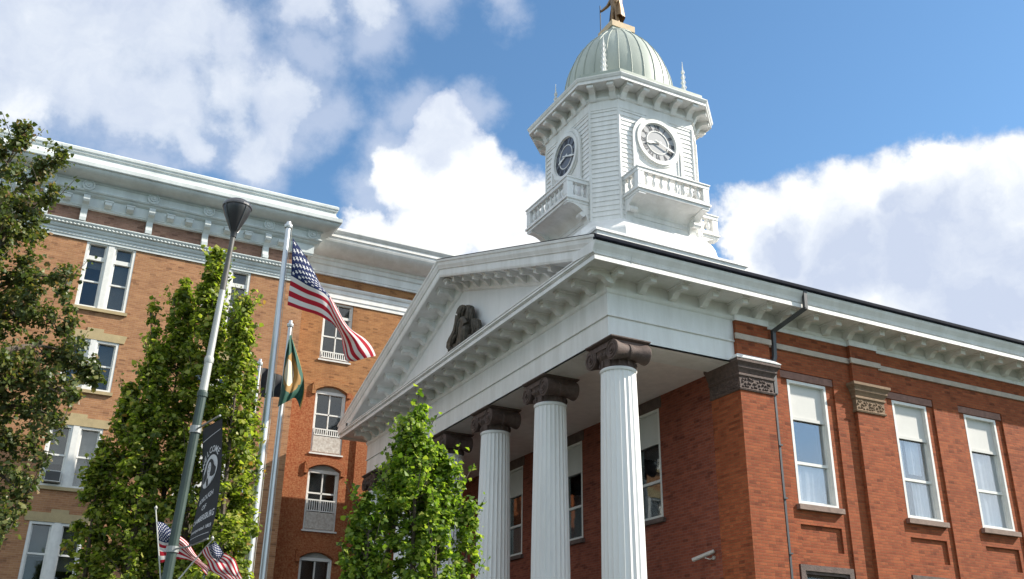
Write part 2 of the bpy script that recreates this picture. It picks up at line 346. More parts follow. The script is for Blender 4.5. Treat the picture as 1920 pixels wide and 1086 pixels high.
# ------------------------------------------------------------------ ground
mb=MB(); mb.add([(-900,-900,0),(900,-900,0),(900,900,0),(-900,900,0)],[(0,1,2,3)]); g=mb.build('ground',GRASS); g['kind']='structure'
mb=MB(); mb.box(-60,60,-31,-21,.0,.004); g=mb.build('road',ASPH); g['kind']='structure'
mb=MB(); mb.box(-60,60,-21,-13,0,.13); mb.box(-22,-3,-13,18.4,0,.13); g=mb.build('pavement',PAVE); g['kind']='structure'
# ------------------------------------------------------------------ courthouse
YC=8.55; YL=17.1; XB=27.
CH=thing('courthouse',(0,0,0),'red brick courthouse with white columned portico and triangular pediment','courthouse')
ZR=lambda y:11.6+.3385*(YC+.97-abs(y-YC))
XW=3.82
# --- side wall (facing -Y): wall plane 0, pilasters -.115, niches +.055
NC=[6.05,9.73,12.53,15.36,18.16,23.4]; PIL=[(3.72,4.76),(7.58,8.56),(20.0,21.0)]
W=MB(); F0=FY(0); FN=FY(.055)
nops=[(c-.9,c+.9,0.,9.66,.055) for c in NC]
wall(W,F0,XW,XB,0,10.69,nops)
wops=[]
for c in NC:
    ops=[(c-.65,c+.65,6.25,9.44,.55),(c-.66,c+.66,5.17,5.78,.06),(c-.74,c+.74,1.6,4.70,.55)]
    wall(W,FN,c-.9,c+.9,0,9.66,ops); W.fbox(FN,c-.66,c+.66,.06,.07,5.17,5.78)
W.box(XB-.02,XB,0,YL,0,10.7)                       # back end
W.box(XW,XB,YL-.02,YL,0,10.7)                      # far side wall
W.build('side_wall',BRW,CH)
W=MB()
for a,b in PIL[1:]: m=MB(); m.box(a,b,-.115,.0,0,10.69); m.build('pilaster',BRW,CH)
W.box(PIL[0][0],PIL[0][1],-.115,.0,0,10.69)
W.box(PIL[0][0],XW,0.,1.03,0,9.66)                  # return of the corner pilaster on the porch
W.build('pilaster',BRW,CH)
# --- porch back wall
FP=FX(XW); PW=[(3.47,4.77),(7.62,8.92),(11.6,12.9)]
W=MB(); pops=[(a,b,6.3,9.3,.5) for a,b in PW]+[(7.4,9.4,.8,4.4,.4)]
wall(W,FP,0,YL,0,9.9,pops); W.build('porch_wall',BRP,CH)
# lintels, sills, stone
for c in NC: W=MB(); W.box(c-.88,c+.88,.02,.05,9.46,9.65); W.build('lintel',LINT,CH)
for a,b in PW: W=MB(); W.box(XW-.02,XW+.1,a-.12,b+.12,9.31,9.62); W.build('porch_lintel',BROWN,CH)

segx=[(PIL[0][1],PIL[1][0]),(PIL[1][1],PIL[2][0]),(PIL[2][1],XB)]
for a,b in segx: W=MB(); W.box(a,b,-.055,0,10.19,10.33); W.build('stone_band',BAND,CH)
for a,b in PIL: W=MB(); W.box(a-.05,b+.05,-.17,-.115,10.19,10.33); W.build('stone_band',BAND,CH)
# --- windows of the side wing
def sash_window(parent,F,u0,u1,z0,z1,splits,frame_m,glass_m,cw=.07,d0=-.01,dg=.14,blind=None,curtain=None,sill=None,inner=.05,vert=False,depth=.5,name='window'):
    """casing with horizontal bars at splits; blind=(z0,z1) solid panel on top"""
    m=MB()
    m.fbox(F,u0,u0+cw,d0,dg+.06,z0,z1); m.fbox(F,u1-cw,u1,d0,dg+.06,z0,z1)
    m.fbox(F,u0+cw,u1-cw,d0,dg+.06,z1-cw,z1); m.fbox(F,u0+cw,u1-cw,d0,dg+.06,z0,z0+cw)
    for s in splits: m.fbox(F,u0+cw,u1-cw,dg-.05,dg+.03,s-.035,s+.035)
    i=inner; a,b=u0+cw,u1-cw; zt=(blind[0]-.0 if blind else z1-cw)
    m.fbox(F,a,a+i,dg-.03,dg+.04,z0+cw,zt); m.fbox(F,b-i,b,dg-.03,dg+.04,z0+cw,zt)
    m.fbox(F,a+i,b-i,dg-.03,dg+.04,zt-i,zt); m.fbox(F,a+i,b-i,dg-.03,dg+.04,z0+cw,z0+cw+i)
    if vert: m.fbox(F,(a+b)/2-.025,(a+b)/2+.025,dg-.02,dg+.02,z0+cw,zt)
    o=m.build(name,frame_m,parent)
    m=MB(); m.fbox(F,a+.005,b-.005,dg,dg+.008,z0+cw+.005,zt-.005); m.build('pane',glass_m,o)
    m=MB()
    for q in ((u0,u0+.01,dg+.07,depth-.01,z0,z1),(u1-.01,u1,dg+.07,depth-.01,z0,z1),(u0+.01,u1-.01,depth-.02,depth-.01,z0,z1),(u0+.01,u1-.01,dg+.07,depth-.02,z1-.01,z1),(u0+.01,u1-.01,dg+.07,depth-.02,z0,z0+.01)): m.fbox(F,*q)
    m.build('interior',DARK,o)
    if blind:
        m=MB(); m.fbox(F,a,b,dg-.05,dg-.03,blind[0],blind[1]); m.fbox(F,a,b,dg-.08,dg+.04,blind[0]-.05,blind[0]+.03); m.build('blind',BLIND,o)
    if curtain:
        for (c0,c1,e0,e1,cm) in curtain:
            m=MB(); n=14; top=[];bot=[]
            for k in range(n+1):
                u=c0+(c1-c0)*k/n; d=dg+.05+.022*math.sin(k*2.1)+.01*math.sin(k*5.)
                top.append(F(u,d,e1)); bot.append(F(c0+(c1-c0)*k/n*(.85+.15*math.sin(c0*7)**2),d,e0))
            for k in range(n): m.quad(bot[k],bot[k+1],top[k+1],top[k])
            m.build('curtain',cm,o)
    if sill:
        m=MB(); m.fbox(F,u0-sill[0],u1+sill[0],-sill[1],.12,z0-sill[2],z0-.002); m.build('sill',sill[3],o)
    return o
for i,c in enumerate(NC):
    cu=[[(c-.57,c+.56,6.33,7.36,CURT)],[(c-.57,c-.30,7.3,8.42,CURT),(c-.16,c+.34,7.5,8.42,CURT),(c-.12,c+.5,6.35,7.25,CURT)],[(c-.57,c+.57,6.33,8.42,CURT)]][i%3]
    sash_window(CH,FN,c-.65,c+.65,6.25,9.44,[7.32],WHITEF,GLW,cw=.075,d0=-.005,dg=.15,blind=(8.47,9.37),curtain=cu,sill=(.08,.12,.13,SILLM))
    m=MB(); m.fbox(FN,c-.84,c-.70,-.06,.1,1.5,4.82); m.fbox(FN,c+.70,c+.84,-.06,.1,1.5,4.82); m.fbox(FN,c-.70,c+.70,-.06,.1,4.68,4.82)
    ob=sash_window(CH,FN,c-.70,c+.70,1.6,4.68,[3.1],BROWN,GLD,dg=.15,sill=(.1,.1,.12,BROWN))
    m.build('stone_surround',BROWN,ob)
for k,(a,b) in enumerate(PW):
    sash_window(CH,FP,a,b,6.3,9.3,[7.33],WHITEF,GLP,dg=.14,blind=(8.4,9.23),sill=(.1,.1,.12,BROWN),depth=.45,curtain=[(a+.1,b-.1,6.4,7.3,GREYB)] if k else None)
m=MB(); m.box(XW+.05,XW+.1,7.4,9.4,.8,4.4); dr=m.build('front_door',simple('door_paint',(.12,.04,.03),.5),CH)
m=MB(); m.lathe((XW+.0,8.3,2.3),[(.03,-.06),(.05,-.03),(.03,.05)],10,'x'); m.build('handle',BRONZE,dr)
# --- pilaster capitals
def cap(a,b,y0,m_,wrap=False):
    m=MB()
    pth=[(a,1.06),(a,y0),(b,y0),(b,0.0)] if wrap else [(a,0.),(a,y0),(b,y0),(b,0.)]
    m.sweep(pth,[(0,8.86),(.03,8.86),(.045,8.90),(.015,8.93),(.015,9.2),(.05,9.23),(.05,9.27),(.03,9.29),(.06,9.36),(.10,9.42),(.10,9.47),(.14,9.53),(.17,9.56),(.17,9.63),(0,9.66)])
    rr=random.Random(int(a*10))
    # carved leaf work on the necking
    def carve(p,q,nx,ny):
        n=int(abs(q-p)/.085)
        for k in range(n):
            for r in range(3):
                t=p+(q-p)*(k+.5+.4*rr.uniform(-1,1))/n; z=8.975+.08*r+rr.uniform(-.03,.03)
                if ny: m.lathe((t,y0-.012,z),[(.005,-.035),(.03,-.02),(.036,0)],6,'y')
                else: m.lathe((a-.012,t,z),[(.005,-.035),(.03,-.02),(.036,0)],6,'x')
    carve(a+.03,b-.03,0,1)
    if wrap: carve(y0+.05,1.0,1,0)
    o=m.build('pilaster_capital',m_,CH); return o
cap(*PIL[0],-.115,BROWNC,True); cap(*PIL[1],-.115,TANST); cap(*PIL[2],-.115,TANST)
m=MB(); m.sweep([(PIL[0][0],.03),(PIL[0][0],-.115),(PIL[0][1],-.115),(PIL[0][1],0)],[(.18,9.635),(.185,9.66),(.01,9.80),(0,9.67)]); m.build('flashing',WHITE,CH)
# --- entablature of the portico (white)
m=MB(); U=[(XW-.02,YL),(0,YL),(0,0),(3.72,0)]
m.sweep(U,[(-.9,9.62),(-.9,9.57),(0,9.57),(0,9.62)],cap=False)
m.sweep(U,[(-.0,9.57),(0,10.10),(.0,10.12),(.045,10.13),(.045,10.165),(.02,10.18),(.02,10.70),(.05,10.73),(.07,10.78),(.07,10.83),(.0,10.84)],cap=False)
m.box(.0,.02,YL-.9,YL,9.58,9.6)
m.build('entablature',WHITE,CH)
m=MB(); m.box(.85,XW,.85,YL-.85,9.64,9.68); m.build('porch_ceiling',CEIL,CH)
# dark groove under the fillet
# --- frieze board on the wing
m=MB()
for a,b in segx: m.box(a,b,-.03,.0,10.69,10.85)
for a,b in PIL: m.box(a-.02,b+.02,-.145,.0,10.69,10.845)
m.sweep([(3.76,0),(XB,0)],[(.0,10.80),(.05,10.80),(.09,10.86),(.0,10.87)],cap=True)
m.build('wing_frieze',WHITE,CH)
# --- main cornice (horizontal part), round three sides
U2=[(XB,YL),(0,YL),(0,0),(XB,0)]
m=MB()
m.sweep(U2,[(0,10.84),(.04,10.84),(.04,11.12),(.82,11.12),(.82,11.06),(.90,11.05),(.90,11.15),(.865,11.155),(.865,11.18),(.905,11.19),(.905,11.205),(.885,11.208),(.0,11.42)],cap=False)
cor=m.build('cornice',WHITE,CH)
m=MB()
crown=[(.0,11.30),(.86,11.21),(.90,11.215),(.905,11.24),(.925,11.29),(.965,11.35),(1.00,11.40),(1.02,11.45),(1.02,11.475),(.6,11.48),(0,11.48)]
m.sweep([(-.955,0),(XB,0)],crown); m.build('crown_moulding',WHITE,CH)
m=MB(); m.sweep([(XB,YL),(-.955,YL)],crown); m.build('crown_moulding',WHITE,CH)
for pth in ([(-.975,0),(XB,0)],[(XB,YL),(-.975,YL)]):
    m=MB(); m.sweep(pth,[(.97,11.485),(1.04,11.478),(1.07,11.485),(1.09,11.51),(1.09,11.56),(1.07,11.585),(.97,11.59)]); m.build('gutter',GUT,CH)
m=MB(); m.sweep([(0,YL+.9),(0,-.9)],[(.5,11.21),(.90,11.205),(.94,11.215),(.94,11.26),(.90,11.265),(.90,11.285),(.945,11.295),(.945,11.325),(.0,11.42)]); m.build('front_cornice_cap',WHITE,CH)
# --- raking cornice
def rake(m,prof,y0=-.97,y1=YL+.97):
    def os_(z): return .90 if z<11.24 else min(1.02,.905+(z-11.24)/.21*.115)
    rs=[]
    for y in (y0,YC,y1):
        r=[]
        for x,dz in prof:
            yy=y
            if y!=YC and y0<0:
                o=os_(ZR(y)+dz); yy=-o if y<YC else YL+o
            r.append((x,yy,ZR(yy)+dz))
        rs.append(r)
    m.rings(rs,cap=(y0>0))
m=MB()
rake(m,[(-.985,.02),(-.975,-.05),(-.95,-.07),(-.94,-.17),(-.905,-.26),(-.90,-.29),(-.87,-.31),(-.87,-.50),(-.85,-.56),(-.80,-.565),(-.80,-.52),(.1,-.52),(.1,.02)])
m.build('raking_cornice',WHITE,CH)
m=MB(); rake(m,[(-.10,-.80),(-.07,-.86),(-.02,-.89),(.05,-.89),(.05,-.52),(-.10,-.52)],.9,YL-.9); m.build('raking_bed_mould',WHITE,CH)
m=MB(); m.extr([(-.001,-.2,11.2),(-.001,YL+.2,11.2),(-.001,YC,14.4)],[(.2,-.2,11.2),(.2,YL+.2,11.2),(.2,YC,14.4)]); m.build('tympanum',simple('tympanum_paint',(.82,.82,.82),.6,var=.05,streak=True),CH)
# --- modillions
MP=[(.04,11.12),(.64,11.12),(.64,10.95),(.54,10.935),(.47,10.965),(.38,10.985),(.28,10.94),(.2,10.86),(.13,10.83),(.04,10.83)]
def modillion(fn,w=.085):
    m=MB(); m.extr([fn(o,-w,z) for o,z in MP],[fn(o,w,z) for o,z in MP])
    q=[(.04,11.123),(.69,11.123),(.69,11.07),(.04,11.07)]
    m.extr([fn(o,-w-.035,z) for o,z in q],[fn(o,w+.035,z) for o,z in q])
    m.build('modillion',WHITE,CH)
xs=[-.02,.9,1.82,2.74,3.66]+[4.43+.777*k for k in range(14)]
for x in xs: modillion(lambda o,t,z,x=x:(x+t,-o,z))
ysf=[-.24+.7755*k for k in range(23)]
for y in ysf: modillion(lambda o,t,z,y=y:(-o,y+t,z))
for k in range(1,10):
    for sg in (1,-1):
        y=YC-sg*(.0+.783*k-.2) if True else 0
        s=.3385*sg
        modillion(lambda o,t,z,y=y,s=s:(-o,y+t,z+ZR(y)-.52-11.12+s*t))
modillion(lambda o,t,z:(-o,YC+t,z+ZR(YC)-.60-11.12))
# --- roof
m=MB()
rs=[[(x,-1.0,11.64),(x,YC,ZR(YC)+.06),(x,YL+1.0,11.64)] for x in (-.96,XB)]
m.rings(rs,cap=False,closed=False); m.quad(*[(XB,-1,11.6),(XB,YL+1,11.6),(XB,YC,ZR(YC))]); m.build('roof',SLATE,CH)
# --- columns
NF=24
def flute(k,n=NF*6):
    t=(k%6)/6.; return 1-.055*math.sin(math.pi*t)**.8 if (k%6) else 1.
def column(y):
    cx=.46
    m=MB(); prof=[(.50,1.15),(.50,3.0)]+[(.50-.085*((z-3)/5.85)**1.5,z) for z in (4,5,6,7,8,8.85)]
    m.lathe((cx,y,0),prof,NF*6,fl=flute); m.lathe((cx,y,0),[(.425,8.84),(.44,8.87),(.44,8.90),(.42,8.92)],48)
    m.lathe((cx,y,0),[(.66,.9),(.68,.96),(.66,1.02),(.56,1.05),(.6,1.1),(.52,1.16)],48); m.box(cx-.7,cx+.7,y-.7,y+.7,.78,.9)
    o=m.build('column',COLP,CH,smooth=40)
    m=MB()
    m.lathe((cx,y,0),[(.405,8.92),(.41,9.12),(.45,9.16),(.47,9.2),(.45,9.24),(.5,9.33)],40)
    for k in range(20):
        a=2*math.pi*k/20; m.lathe((cx+.46*math.cos(a),y+.46*math.sin(a),9.22),[(.01,-.06),(.045,-.02),(.05,.03),(.02,.07)],7)
    m.box(cx-.47,cx+.47,y-.53,y+.53,9.36,9.49)
    m.sweep([(cx-.46,y+.5),(cx-.46,y-.5),(cx+.46,y-.5),(cx+.46,y+.5)],[(0,9.49),(.05,9.50),(.09,9.54),(.09,9.568),(0,9.569)],closed=True)
    for s in (-1,1):
        yy=y+s*.47
        m.lathe((cx,yy,9.245),[(.03,-.47),(.235,-.475),(.245,-.46),(.24,-.42),(.20,-.3),(.165,-.12),(.165,-.06),(.185,-.05),(.185,.05),(.165,.06),(.165,.12),(.20,.3),(.24,.42),(.245,.46),(.235,.475),(.03,.47)],28,'x')
        for e in (-1,1):
            pts=[]
            for k in range(48):
                a=k*.30; r=.225*(1-k/52.)
                pts.append((cx+e*.48,yy-s*r*math.sin(a)*1.0,9.245+r*math.cos(a)))
            m.tube(pts,.018,5)
            m.lathe((cx+e*.48,yy,9.245),[(.045,-.03*1),(.05,0),(.045,.03)],10,'x')
    # pendant leaves between the volutes
    for a in np.linspace(0,2*math.pi,12,endpoint=False): m.lathe((cx+.425*math.cos(a),y+.425*math.sin(a),9.02),[(.01,-.07),(.035,0),(.01,.08)],6)
    m.build('capital',BROWNC,o,smooth=40)
for i in range(6): column(.33+3.288*i)
m=MB()
for k in range(5): m.box(-.55-.32*k,XW,-.4-.0*k,YL+.4,.62-.155*k,.78-.155*k)
m.build('portico_steps',PAVE,CH)
# --- downspout
m=MB()
def pipe(pts,w=.1,d=.09):
    for p,q in zip(pts,pts[1:]):
        p,q=Vector(p),Vector(q); t=(q-p).normalized(); b=Vector((0,1,0)); b=(b-t*b.dot(t)).normalized() if abs(t.y)<.98 else Vector((0,0,1)); a=t.cross(b)
        e=t*.03
        ring=lambda c:[c+a*w/2+b*d/2,c-a*w/2+b*d/2,c-a*w/2-b*d/2,c+a*w/2-b*d/2]
        m.extr(ring(p-e),ring(q+e))
pipe([(5.30,-1.0,11.5),(5.30,-.98,11.02),(4.93,-.14,10.60),(4.93,-.10,9.92),(4.85,-.10,9.70),(4.85,-.10,8.95)],.10,.085)
pipe([(4.85,-.05,8.95),(4.85,-.05,.1)],.06,.06)
for z in (8.9,7.6,6.3,5.0,3.7,2.4,1.1): m.box(4.79,4.91,-.115,-.0,z,z+.04)
m.build('downspout',DPIPE,CH)
# --- security camera on the porch wall
sc=thing('security_camera',(XW,1.55,5.0),'small white bullet camera on bracket fixed to shaded porch brick','camera')
m=MB(); m.lathe((XW-.02,1.45,5.02),[(.05,-.02),(.05,.02)],12,'x'); m.tube([(XW-.02,1.45,5.02),(XW-.12,1.48,4.98),(XW-.2,1.56,5.02)],.015,6); m.build('bracket',CAMW,sc)
m=MB(); m.tube([(XW-.06,1.36,5.17),(XW-.12,1.45,5.13),(XW-.38,1.82,4.98)],[.045,.05,.05],10); m.build('camera_body',CAMW,sc,smooth=40)
m=MB(); m.tube([(XW-.378,1.818,4.981),(XW-.384,1.826,4.977)],[.036,.036],10); m.build('lens',DARK,sc)
# --- carved eagle in the pediment
EG=thing('eagle_carving',(-.2,8.1,11.36),'dark weathered eagle carving with raised wings in white pediment','carving')
def slabYZ(m,pts,x0,x1): m.extr([(x0,y,z) for y,z in pts],[(x1,y,z) for y,z in pts])
b0=11.42
from mathutils.geometry import tessellate_polygon
def epx(zx,zy,x=-.2):
    r=ray(800+zx/6.79,540+zy/6.79); p=CAM+r*((x-CAM[0])/r[0]); return (p[1],p[2])
def carved(m,outer,holes,x0,x1):
    loops=[[(0,)+epx(*q,x=(x0+x1)/2) for q in lp] for lp in [outer]+holes]
    tri=tessellate_polygon([[Vector(p) for p in lp] for lp in loops]); flat=[p for lp in loops for p in lp]
    n=len(flat); m.add([(x0,p[1],p[2]) for p in flat]+[(x1,p[1],p[2]) for p in flat],[tuple(t) for t in tri]+[tuple(n+k for k in t) for t in tri])
    st=0
    for lp in loops:
        k=len(lp); m.add([(x0,p[1],p[2]) for p in lp]+[(x1,p[1],p[2]) for p in lp],[(a,(a+1)%k,k+(a+1)%k,k+a) for a in range(k)]); st+=k
def efe(m,pts,r,x=-.3):
    m.tube([(x-.02*math.sin(math.pi*k/max(1,len(pts)-1)),)+epx(*q,x=x) for k,q in enumerate(pts)],r,7)
m=MB(); carved(m,[(470,440),(520,420),(560,450),(575,520),(560,600),(600,600),(590,680),(500,760),(420,800),(395,740),(430,640),(440,540)],[],-.36,-.16)
efe(m,[(500,430),(515,540),(500,680)],[.08,.15,.10],-.34); efe(m,[(480,500),(470,600),(450,720)],[.05,.09,.06],-.36); m.build('body',EAGLEM,EG,smooth=30)
m=MB(); efe(m,[(505,470),(490,420),(465,400),(440,402)],[.12,.11,.10,.06],-.38); efe(m,[(445,400),(425,408),(418,425)],[.05,.035,.012],-.40); m.build('head',EAGLEM,EG,smooth=50)
m=MB(); carved(m,[(512,250),(502,245),(500,224),(475,218),(440,232),(415,265),(398,312),(392,330),(432,340),(425,354),(385,350),(372,450),(352,540),(330,590),(300,640),(275,700),(268,760),(285,788),(318,770),(345,720),(360,760),(420,720),(455,600),(480,440),(505,380)],[[(380,650),(398,630),(405,690),(388,715),(365,712)]],-.28,-.16)
for a,b,c in (((490,250),(470,310),(450,400)),((460,250),(440,310),(415,400)),((430,280),(415,330),(400,420)),((400,380),(385,470),(360,560)),((420,400),(405,500),(380,610)),((440,430),(425,530),(405,620)),((360,570),(330,640),(300,740)),((375,600),(350,660),(325,720))): efe(m,[a,b,c],[.045,.055,.02])
m.build('wing',EAGLEM,EG)
m=MB(); carved(m,[(512,250),(522,248),(526,222),(560,220),(585,240),(593,290),(589,382),(640,392),(665,405),(678,450),(684,520),(690,560),(620,640),(585,650),(590,560),(565,480),(520,420),(508,380)],[[(548,520),(560,500),(572,530),(566,590),(550,590)]],-.28,-.16)
for a,b,c in (((535,245),(535,310),(530,400)),((555,245),(560,310),(555,410)),((575,260),(580,320),(575,420)),((590,400),(595,470),(600,560)),((615,405),(622,480),(625,560)),((640,410),(648,480),(652,550)),((660,430),(668,490),(672,530))): efe(m,[a,b,c],[.04,.05,.02])
m.build('wing',EAGLEM,EG)
m=MB(); efe(m,[(235,872),(330,810),(480,715),(620,620),(712,545)],[.05,.09,.10,.09,.05],-.30)
for q in ((300,830),(420,760),(560,670),(660,590)): efe(m,[q,(q[0]+8,q[1]-40),(q[0]-5,q[1]-70)],[.06,.09,.04],-.32)
m.build('perch',EAGLEM,EG,smooth=50)
# ------------------------------------------------------------------ clock tower
TX,TY=6.2,8.5; H,E=2.3,1.57
TW=thing('clock_tower',(TX,TY,14.3),'white clapboard octagonal clock tower with balconies and pale green dome','clock tower')
def octp(h,e): return [(TX+a,TY+b) for a,b in ((e,-h),(h,-e),(h,e),(e,h),(-e,h),(-h,e),(-h,-e),(-e,-h))]
m=MB(); m.box(TX-3.0,TX+3.0,TY-3.0,TY+3.0,13.0,15.70); m.box(TX-3.06,TX+3.06,TY-3.06,TY+3.06,15.60,15.68)
m.build('tower_base',WHITE,TW)
m=MB(); m.sweep(octp(H,E),[(.62,15.69),(.62,15.86),(.58,16.02),(.49,16.2),(.36,16.37),(.22,16.5),(.12,16.56),(.10,16.60),(.05,16.66),(0,16.68)],closed=True)
m.build('tower_plinth',WHITE,TW,smooth=40)
prof=[]; z=16.66
while z<21.08:
    prof+=[(.03,z),(.002,z+.185)]; z+=.187
m=MB(); m.sweep(octp(H,E),prof,closed=True)
m.sweep(octp(H,E),[(.0,21.05),(.035,21.06),(.035,21.40),(.07,21.43),(.10,21.48),(.10,21.53),(.03,21.55),(.03,21.86)],closed=True)
# corner boards
for (x,y) in octp(H,E): m.lathe((x,y,0),[(.055,16.66),(.055,21.06)],8)
m.build('tower_shaft',WHITE,TW)
m=MB(); m.sweep(octp(H,E),[(.0,21.86),(.58,21.86),(.58,21.82),(.63,21.82),(.63,21.93),(.66,21.95),(.70,22.03),(.70,22.06),(.6,22.08),(0,22.1)],closed=True)
m.build('tower_cornice',WHITE,TW)
def obr(c,nx,ny):   # tower bracket at point c on face with outward normal (nx,ny)
    P=[(.03,21.86),(.56,21.86),(.56,21.74),(.5,21.70),(.36,21.70),(.22,21.62),(.15,21.48),(.10,21.40),(.03,21.40)]
    w=.11; m=MB()
    fn=lambda o,t,z:(c[0]+nx*o-ny*t,c[1]+ny*o+nx*t,z)
    m.extr([fn(o,-w,z) for o,z in P],[fn(o,w,z) for o,z in P])
    m.tube([fn(.52,-w-.01,21.74),fn(.52,w+.01,21.74)],.06,10)
    m.build('bracket',WHITE,TW)
for nx,ny in ((0,-1),(-1,0),(1,0),(0,1)):
    for t in (-1.42,-.72,0,.72,1.42):
        obr((TX+nx*H-ny*t,TY+ny*H+nx*t),nx,ny)
q=(H+E)/2
for sx,sy in ((-1,-1),(1,-1),(-1,1),(1,1)):
    for t in (-.36,.36):
        r=math.sqrt(.5); obr((TX+sx*q-sy*r*t,TY+sy*q+sx*r*t),sx*r,sy*r)
# dome
m=MB(); m.sweep(octp(H,E),[(.70,22.065),(.60,22.15),(.50,22.22),(.50,22.34),(.44,22.36),(-.25,22.62),(-2.0,22.7)],closed=True)
dp=[(2.12,22.5),(2.12,23.2),(2.08,23.6),(2.0,24.0),(1.87,24.4),(1.70,24.8),(1.47,25.2),(1.2,25.55),(.92,25.85),(.72,26.05),(.68,26.15)]
m.lathe((TX,TY,0),dp,72); dome=m.build('dome',COPPER,TW,smooth=35)
for k in range(28):
    a=2*math.pi*(k+.5)/28
    m=MB(); m.tube([(TX+(r+.01)*math.cos(a),TY+(r+.01)*math.sin(a),z) for r,z in dp],.017,5); m.build('seam',RIBM,dome)
m=MB(); m.box(TX-.50,TX+.50,TY-.50,TY+.50,25.95,26.28); m.lathe((TX,TY,0),[(.8,25.95),(.74,26.1),(.6,26.16)],32); m.build('finial_block',COPPER,TW)
m=MB(); m.box(TX-.53,TX+.53,TY-.53,TY+.53,26.28,26.55); m.build('statue_plinth',GOLDB,TW)
# finials on the chamfers
for sx,sy in ((-1,-1),(1,-1),(-1,1)):
    a=1.78; c=(TX+sx*a,TY+sy*a,22.52)
    m=MB(); m.tube([c,(c[0],c[1],22.9),(c[0],c[1],23.5),(c[0],c[1],24.5)],[.10,.085,.065,.008],6)
    for k in range(6):
        zz=22.75+k*.24; r0=.14*(1-k/8.)
        for t in range(4):
            an=math.pi/2*t+math.pi/4
            m.tube([(c[0]+.04*math.cos(an),c[1]+.04*math.sin(an),zz),(c[0]+r0*math.cos(an),c[1]+r0*math.sin(an),zz+.06),(c[0]+r0*.8*math.cos(an),c[1]+r0*.8*math.sin(an),zz+.15)],[.022,.018,.008],5)
    for t in (0,1):
        an=math.atan2(sy,sx)+math.pi/2+math.pi*t
        pts=[(c[0]+(.08+.12*k/8+.07*math.sin(k*.7))*math.cos(an),c[1]+(.08+.12*k/8+.07*math.sin(k*.7))*math.sin(an),22.54+.09*k*(1-k/14)) for k in range(9)]
        m.tube(pts,.02,5)
    m.build('pinnacle',WHITE,TW)
# clocks and balconies
def bar2(m,G,p,q,w,d0,d1):
    p=np.array(p);q=np.array(q);t=(q-p)/np.linalg.norm(q-p);n=np.array([-t[1],t[0]])*w/2
    c=[p+n,q+n,q-n,p-n]; m.extr([G(*k,d0) for k in c],[G(*k,d1) for k in c])
NUMS=['XII','I','II','III','IIII','V','VI','VII','VIII','IX','X','XI']
def clock(G,dialm):
    ZC=20.03
    m=MB(); n=40
    def ringext(r0,r1,d0,d1,a0=0,a1=2*math.pi):
        for k in range(n):
            t0=a0+(a1-a0)*k/n; t1=a0+(a1-a0)*(k+1)/n
            c=[(r0*math.cos(t0),r0*math.sin(t0)),(r1*math.cos(t0),r1*math.sin(t0)),(r1*math.cos(t1),r1*math.sin(t1)),(r0*math.cos(t1),r0*math.sin(t1))]
            m.extr([G(a,ZC+b,d0) for a,b in c],[G(a,ZC+b,d1) for a,b in c])
    # arched surround: backing board and raised rims
    ol=[(-1.04,17.5)]+[(1.04*math.cos(t),ZC+1.04*math.sin(t)) for t in np.linspace(math.pi,0,33)]+[(1.04,17.5)]
    m.extr([G(a,b,.0) for a,b in ol],[G(a,b,.05) for a,b in ol])
    ringext(.94,1.06,.05,.11,0,math.pi); ringext(.84,.92,.05,.08,0,math.pi)
    for s in (-1,1):
        bar2(m,G,(s*1.0,17.5),(s*1.0,ZC),.12,.05,.11); bar2(m,G,(s*.88,17.5),(s*.88,ZC),.08,.05,.08)
    ringext(.76,.90,.05,.15); ringext(.90,.97,.05,.09)
    cf=m.build('clock_face',WHITE,TW)
    m=MB(); c=[(.77*math.cos(t),ZC+.77*math.sin(t)) for t in np.linspace(0,2*math.pi,64,endpoint=False)]
    m.extr([G(a,b,.05) for a,b in c],[G(a,b,.065) for a,b in c]); m.build('dial',dialm,cf)
    m=MB(); ringext(.44,.47,.065,.085); ringext(.735,.76,.065,.085); m.build('dial_ring',WHITE,cf)
    for h,s in enumerate(NUMS):
        m=MB()
        a=math.pi/2-h*math.pi/6; er=np.array([math.cos(a),math.sin(a)]); et=np.array([math.sin(a),-math.cos(a)])
        wid={'I':.055,'V':.12,'X':.12}; tot=sum(wid[k] for k in s); x=-tot/2
        def P(u,r): q_=er*r+et*u; return (q_[0],ZC+q_[1])
        for ch in s:
            wd=wid[ch]; c=x+wd/2
            if ch=='I': bar2(m,G,P(c,.50),P(c,.71),.032,.066,.075)
            elif ch=='V': bar2(m,G,P(c-.045,.71),P(c,.50),.032,.066,.075); bar2(m,G,P(c+.045,.71),P(c,.50),.022,.0665,.0755)
            else: bar2(m,G,P(c-.045,.71),P(c+.045,.50),.032,.066,.075); bar2(m,G,P(c+.045,.71),P(c-.045,.50),.022,.0665,.0755)
            x+=wd
        m.build('numeral',NUM,cf)
    for ang,ln,wd,dd in ((8.6/12,.50,.07,.10),(18.6/60,.73,.05,.125)):
        a=math.pi/2-ang*2*math.pi; m=MB(); e=np.array([math.cos(a),math.sin(a)]); nrm=np.array([-e[1],e[0]])
        pts=[(-.14,wd*.5),(-.02,wd*.35),(ln*.55,wd*.6),(ln*.7,wd*.9),(ln,0.01)]
        c=[e*r+nrm*w_ for r,w_ in pts]+[e*r-nrm*w_ for r,w_ in reversed(pts)]
        m.extr([G(k[0],ZC+k[1],dd) for k in c],[G(k[0],ZC+k[1],dd+.015) for k in c]); m.build('hand',WHITE,cf)
